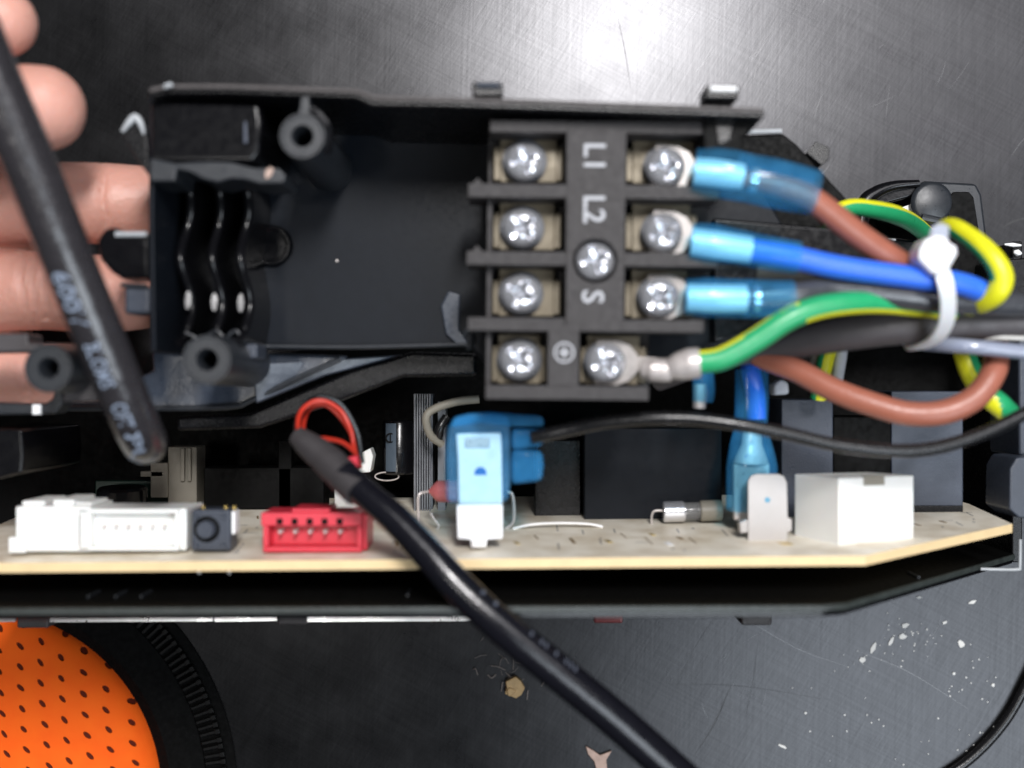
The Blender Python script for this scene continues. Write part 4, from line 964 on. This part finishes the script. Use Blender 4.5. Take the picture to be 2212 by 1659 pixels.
# ---------------------------------------------------------------- diagonal cable with heat shrink and red wires
dw = thing('sensor_cable', P(900, 1170, 0), 'shiny black cable running diagonally down from a grey heat shrink end', 'cable')
dp = [(742, 1022, -.9), (790, 1068, -.6), (850, 1118, -.3), (920, 1190, 0), (985, 1262, .2), (1080, 1350, .3), (1190, 1440, .2), (1320, 1546, 0), (1440, 1652, -.3), (1560, 1760, -.6)]
dpath = catmull([P(*p) for p in dp], 12)
DR = [.32, .33, .345, .36, .375, .39, .40, .41, .42]
G().tube(dpath, DR, seg=32, smooth=False).build('jacket', M['shiny'], dw)
for a, b, t in [((1025, 1300, .2), (1050, 1325, .3), 'I I'), ((1120, 1385, .3), (1215, 1462, .1), 'I II I III')]:
    print_on(dpath, DR, t, P(*a), P(*b), .17, 'fprint', dw, shift=.95)
G().tube([P(640, 940, -1.6), P(662, 958, -1.5), P(700, 988, -1.3), P(735, 1022, -1.0), P(775, 1062, -.65)], [.22, .28, .34, .375, .375, .36], seg=28).build('heat_shrink', M['shrink'], dw)
for pts in [[(660, 958, -1.5), (644, 925, -1.7), (650, 890, -2.0), (676, 868, -2.2), (706, 868, -2.3), (738, 890, -2.4), (758, 930, -2.4), (764, 965, -2.5), (775, 1000, -2.8)],
            [(672, 960, -1.6), (655, 925, -2.2), (668, 885, -2.8), (705, 876, -3.0), (745, 915, -3.0), (772, 970, -3.2), (778, 1010, -3.4)],
            [(676, 948, -1.6), (705, 948, -1.8), (740, 956, -2.2), (764, 976, -2.5), (772, 1000, -2.8)],
            [(660, 950, -1.9), (640, 915, -2.2), (660, 878, -2.5), (700, 872, -2.6)]]:
    G().tube([P(*p) for p in pts], .056, seg=10).build('red_wire', M['red'], dw)
G().tube([P(655, 955, -1.6), P(640, 918, -2.0), P(672, 862, -2.4), P(730, 868, -2.6), (P(770, 930, -2.8)), P(782, 1000, -3)], .07, seg=8).build('black_wire', M['thin'], dw)
G().prism([(740, 990), (772, 984), (774, 1012), (752, 1016)], -2.0, -2.4).build('red_sleeve', M['redpl'], dw, bevel=.06)
tag(G().tube([P(1035, 862, -6), P(985, 868, -6), P(935, 885, -6), P(920, 905, -6), P(930, 940, -6.2), P(955, 960, -6.4)], .11, seg=12).build('tan_lead', M['cream']), 'dull tan lead bent round in front of the heat sink', 'wire')
tag(G().tube([P(965, 900, -6.4), P(950, 925, -6.3), P(945, 960, -6.4)], .12, seg=12).build('dark_lead', M['thin']), 'short black lead beside the finned heat sink', 'wire')

# ---------------------------------------------------------------- moulded bracket upper right
bk = thing('plastic_bracket', P(2010, 470, -9), 'dark grey moulded bracket with a black slot on the bench behind the wires', 'bracket')
ZB = -8.0
G().prism([(1985, 396), (2000, 390), (2110, 396), (2122, 420), (2140, 560), (2212, 600), (2212, 720), (1880, 720), (1890, 560), (1985, 530)], ZB, TABLE + .05).build('plate', M['bracket'], bk, bevel=.1)
G().prism([(2052, 424), (2060, 414), (2094, 414), (2104, 426), (2122, 540), (2126, 600), (2040, 600), (2044, 520)], ZB + .06, ZB - .2).build('slot', M['cavity'], bk, bevel=.04)
G().tube([P(1885, 560, ZB), P(1858, 520, ZB), P(1866, 445, ZB), P(1890, 418, ZB), P(1930, 402, ZB), P(1985, 396, ZB)], [.2, .24, .24, .2, .15, .1], seg=14).build('curved_arm', M['gloss'], bk)
G().prism([(1868, 440), (1900, 412), (1950, 398), (1988, 398), (1990, 420), (1930, 436), (1900, 446)], ZB - .1, TABLE + .1).build('web', M['gloss'], bk, bevel=.08)
G().prism([(1926, 456), (1980, 436), (1992, 440), (1992, 484), (1985, 488), (1950, 476)], ZB - .2, ZB - .6).build('facet_highlight', M['silver'], bk, bevel=.03)  # white patch stands in for a highlight on the dark bracket
G().lathe([(.001, .1), (.48, .1), (.56, .05), (.60, 0)], P(2013, 438, ZB), 32).build('round_boss', M['bracket'], bk)
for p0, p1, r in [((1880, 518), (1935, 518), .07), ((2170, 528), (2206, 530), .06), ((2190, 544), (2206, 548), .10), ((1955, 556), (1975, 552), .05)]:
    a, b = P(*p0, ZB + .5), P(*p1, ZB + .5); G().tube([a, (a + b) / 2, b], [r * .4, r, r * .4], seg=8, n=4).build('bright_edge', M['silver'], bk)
G().prism([(1840, 500), (1990, 520), (2010, 600), (1840, 640)], ZB + .3, ZB - .5).build('lower_plate', M['gloss'], bk, bevel=.1)
G().prism([(2150, 560), (2230, 555), (2230, 660), (2150, 660)], ZB + 1.5, ZB).build('brown_block', M['black'], bk, bevel=.08)
G().tube([P(1990, 470, ZB + .1), P(2035, 480, ZB + .1)], .12, seg=10, n=2).build('cross_rib', M['bracket'], bk)

# ---------------------------------------------------------------- hand
hd = thing('person', P(0, 600, -3.5), 'bare hand at the left edge gripping the black housing from behind', 'person')
g = G()
def finger(pts, rad): 
    pts = [P(*p) for p in pts]
    g.tube(pts, rad, seg=20, n=8)
    for p, r in ((pts[0], rad[0]), (pts[-1], rad[-1])):
        prof = [(max(1e-3, r * math.sin(R(a))), r * math.cos(R(a))) for a in range(0, 181, 15)]
        g.lathe(prof, p, 20)
finger([(-360, 470, -4.6), (-180, 438, -4.4), (-40, 436, -4.2), (90, 436, -4.0), (225, 440, -4.2), (340, 440, -4.5), (400, 442, -4.9)], [1.05, 1.05, 1.04, 1.0, 1.03, .93, .86])
finger([(-360, 640, -4.6), (-160, 628, -4.3), (-20, 628, -4.1), (100, 628, -3.9), (215, 636, -4.1), (300, 640, -4.5)], [1.06, 1.06, 1.02, .98, 1.0, .86])
finger([(-360, 800, -4.7), (-160, 812, -4.5), (-20, 812, -4.3), (70, 812, -4.3), (150, 812, -4.5), (200, 812, -4.8)], [.98, .92, .88, .84, .84, .72])
finger([(-420, 380, -3.6), (-260, 330, -2.6), (-120, 285, -1.6), (0, 245, -.9), (60, 236, -.6), (92, 234, -.5)], [1.2, 1.15, 1.05, .95, .98, .94])
finger([(-420, 180, -2.2), (-260, 90, -1.6), (-130, 40, -1.0), (-40, 40, -.6), (5, 48, -.4)], [1.1, 1.02, .92, .82, .76])
finger([(-360, 535, -5.2), (-100, 532, -5.1), (60, 530, -5.1)], [.8, .8, .7]); finger([(-360, 735, -5.3), (-100, 730, -5.2), (20, 728, -5.2)], [.7, .7, .6])
g.box(P(-900, 0, -4).x, P(-280, 0, -4).x, P(0, 900, -4).y, P(0, 150, -4).y, -5.6, -2.8)
hand = g.build('hand_skin', M['skin'], hd)
r_ = hand.modifiers.new('remesh', 'REMESH'); r_.mode = 'VOXEL'; r_.voxel_size = .09; r_.use_smooth_shade = True
s_ = hand.modifiers.new('smooth', 'SMOOTH'); s_.factor = .6; s_.iterations = 8
dg = bpy.context.evaluated_depsgraph_get(); me = bpy.data.meshes.new_from_object(hand.evaluated_get(dg))
hand.modifiers.clear()
# creases at the finger joints
for v in me.vertices:
    wv = v.co + hd.location
    k = K(wv.z); px = wv.x / k * 100 + 1106; py = 829.5 - wv.y / k * 100
    for cx, y0, y1, sl in ((48, 545, 720, .06), (72, 545, 720, .05), (225, 350, 520, .03), (-30, 350, 520, 0), (206, 560, 700, 0), (60, 750, 870, .05), (95, 590, 690, .1)):
        if y0 < py < y1:
            d = abs(px - (cx + (py - y0) * sl - 5 + 3 * math.sin(py * .07)))
            if d < 9: v.co.z -= .13 * (1 - d / 9) ** 1.3
me.materials.clear(); me.materials.append(M['skin'])
me.polygons.foreach_set('use_smooth', [True] * len(me.polygons)); me.update()
hand.data = me
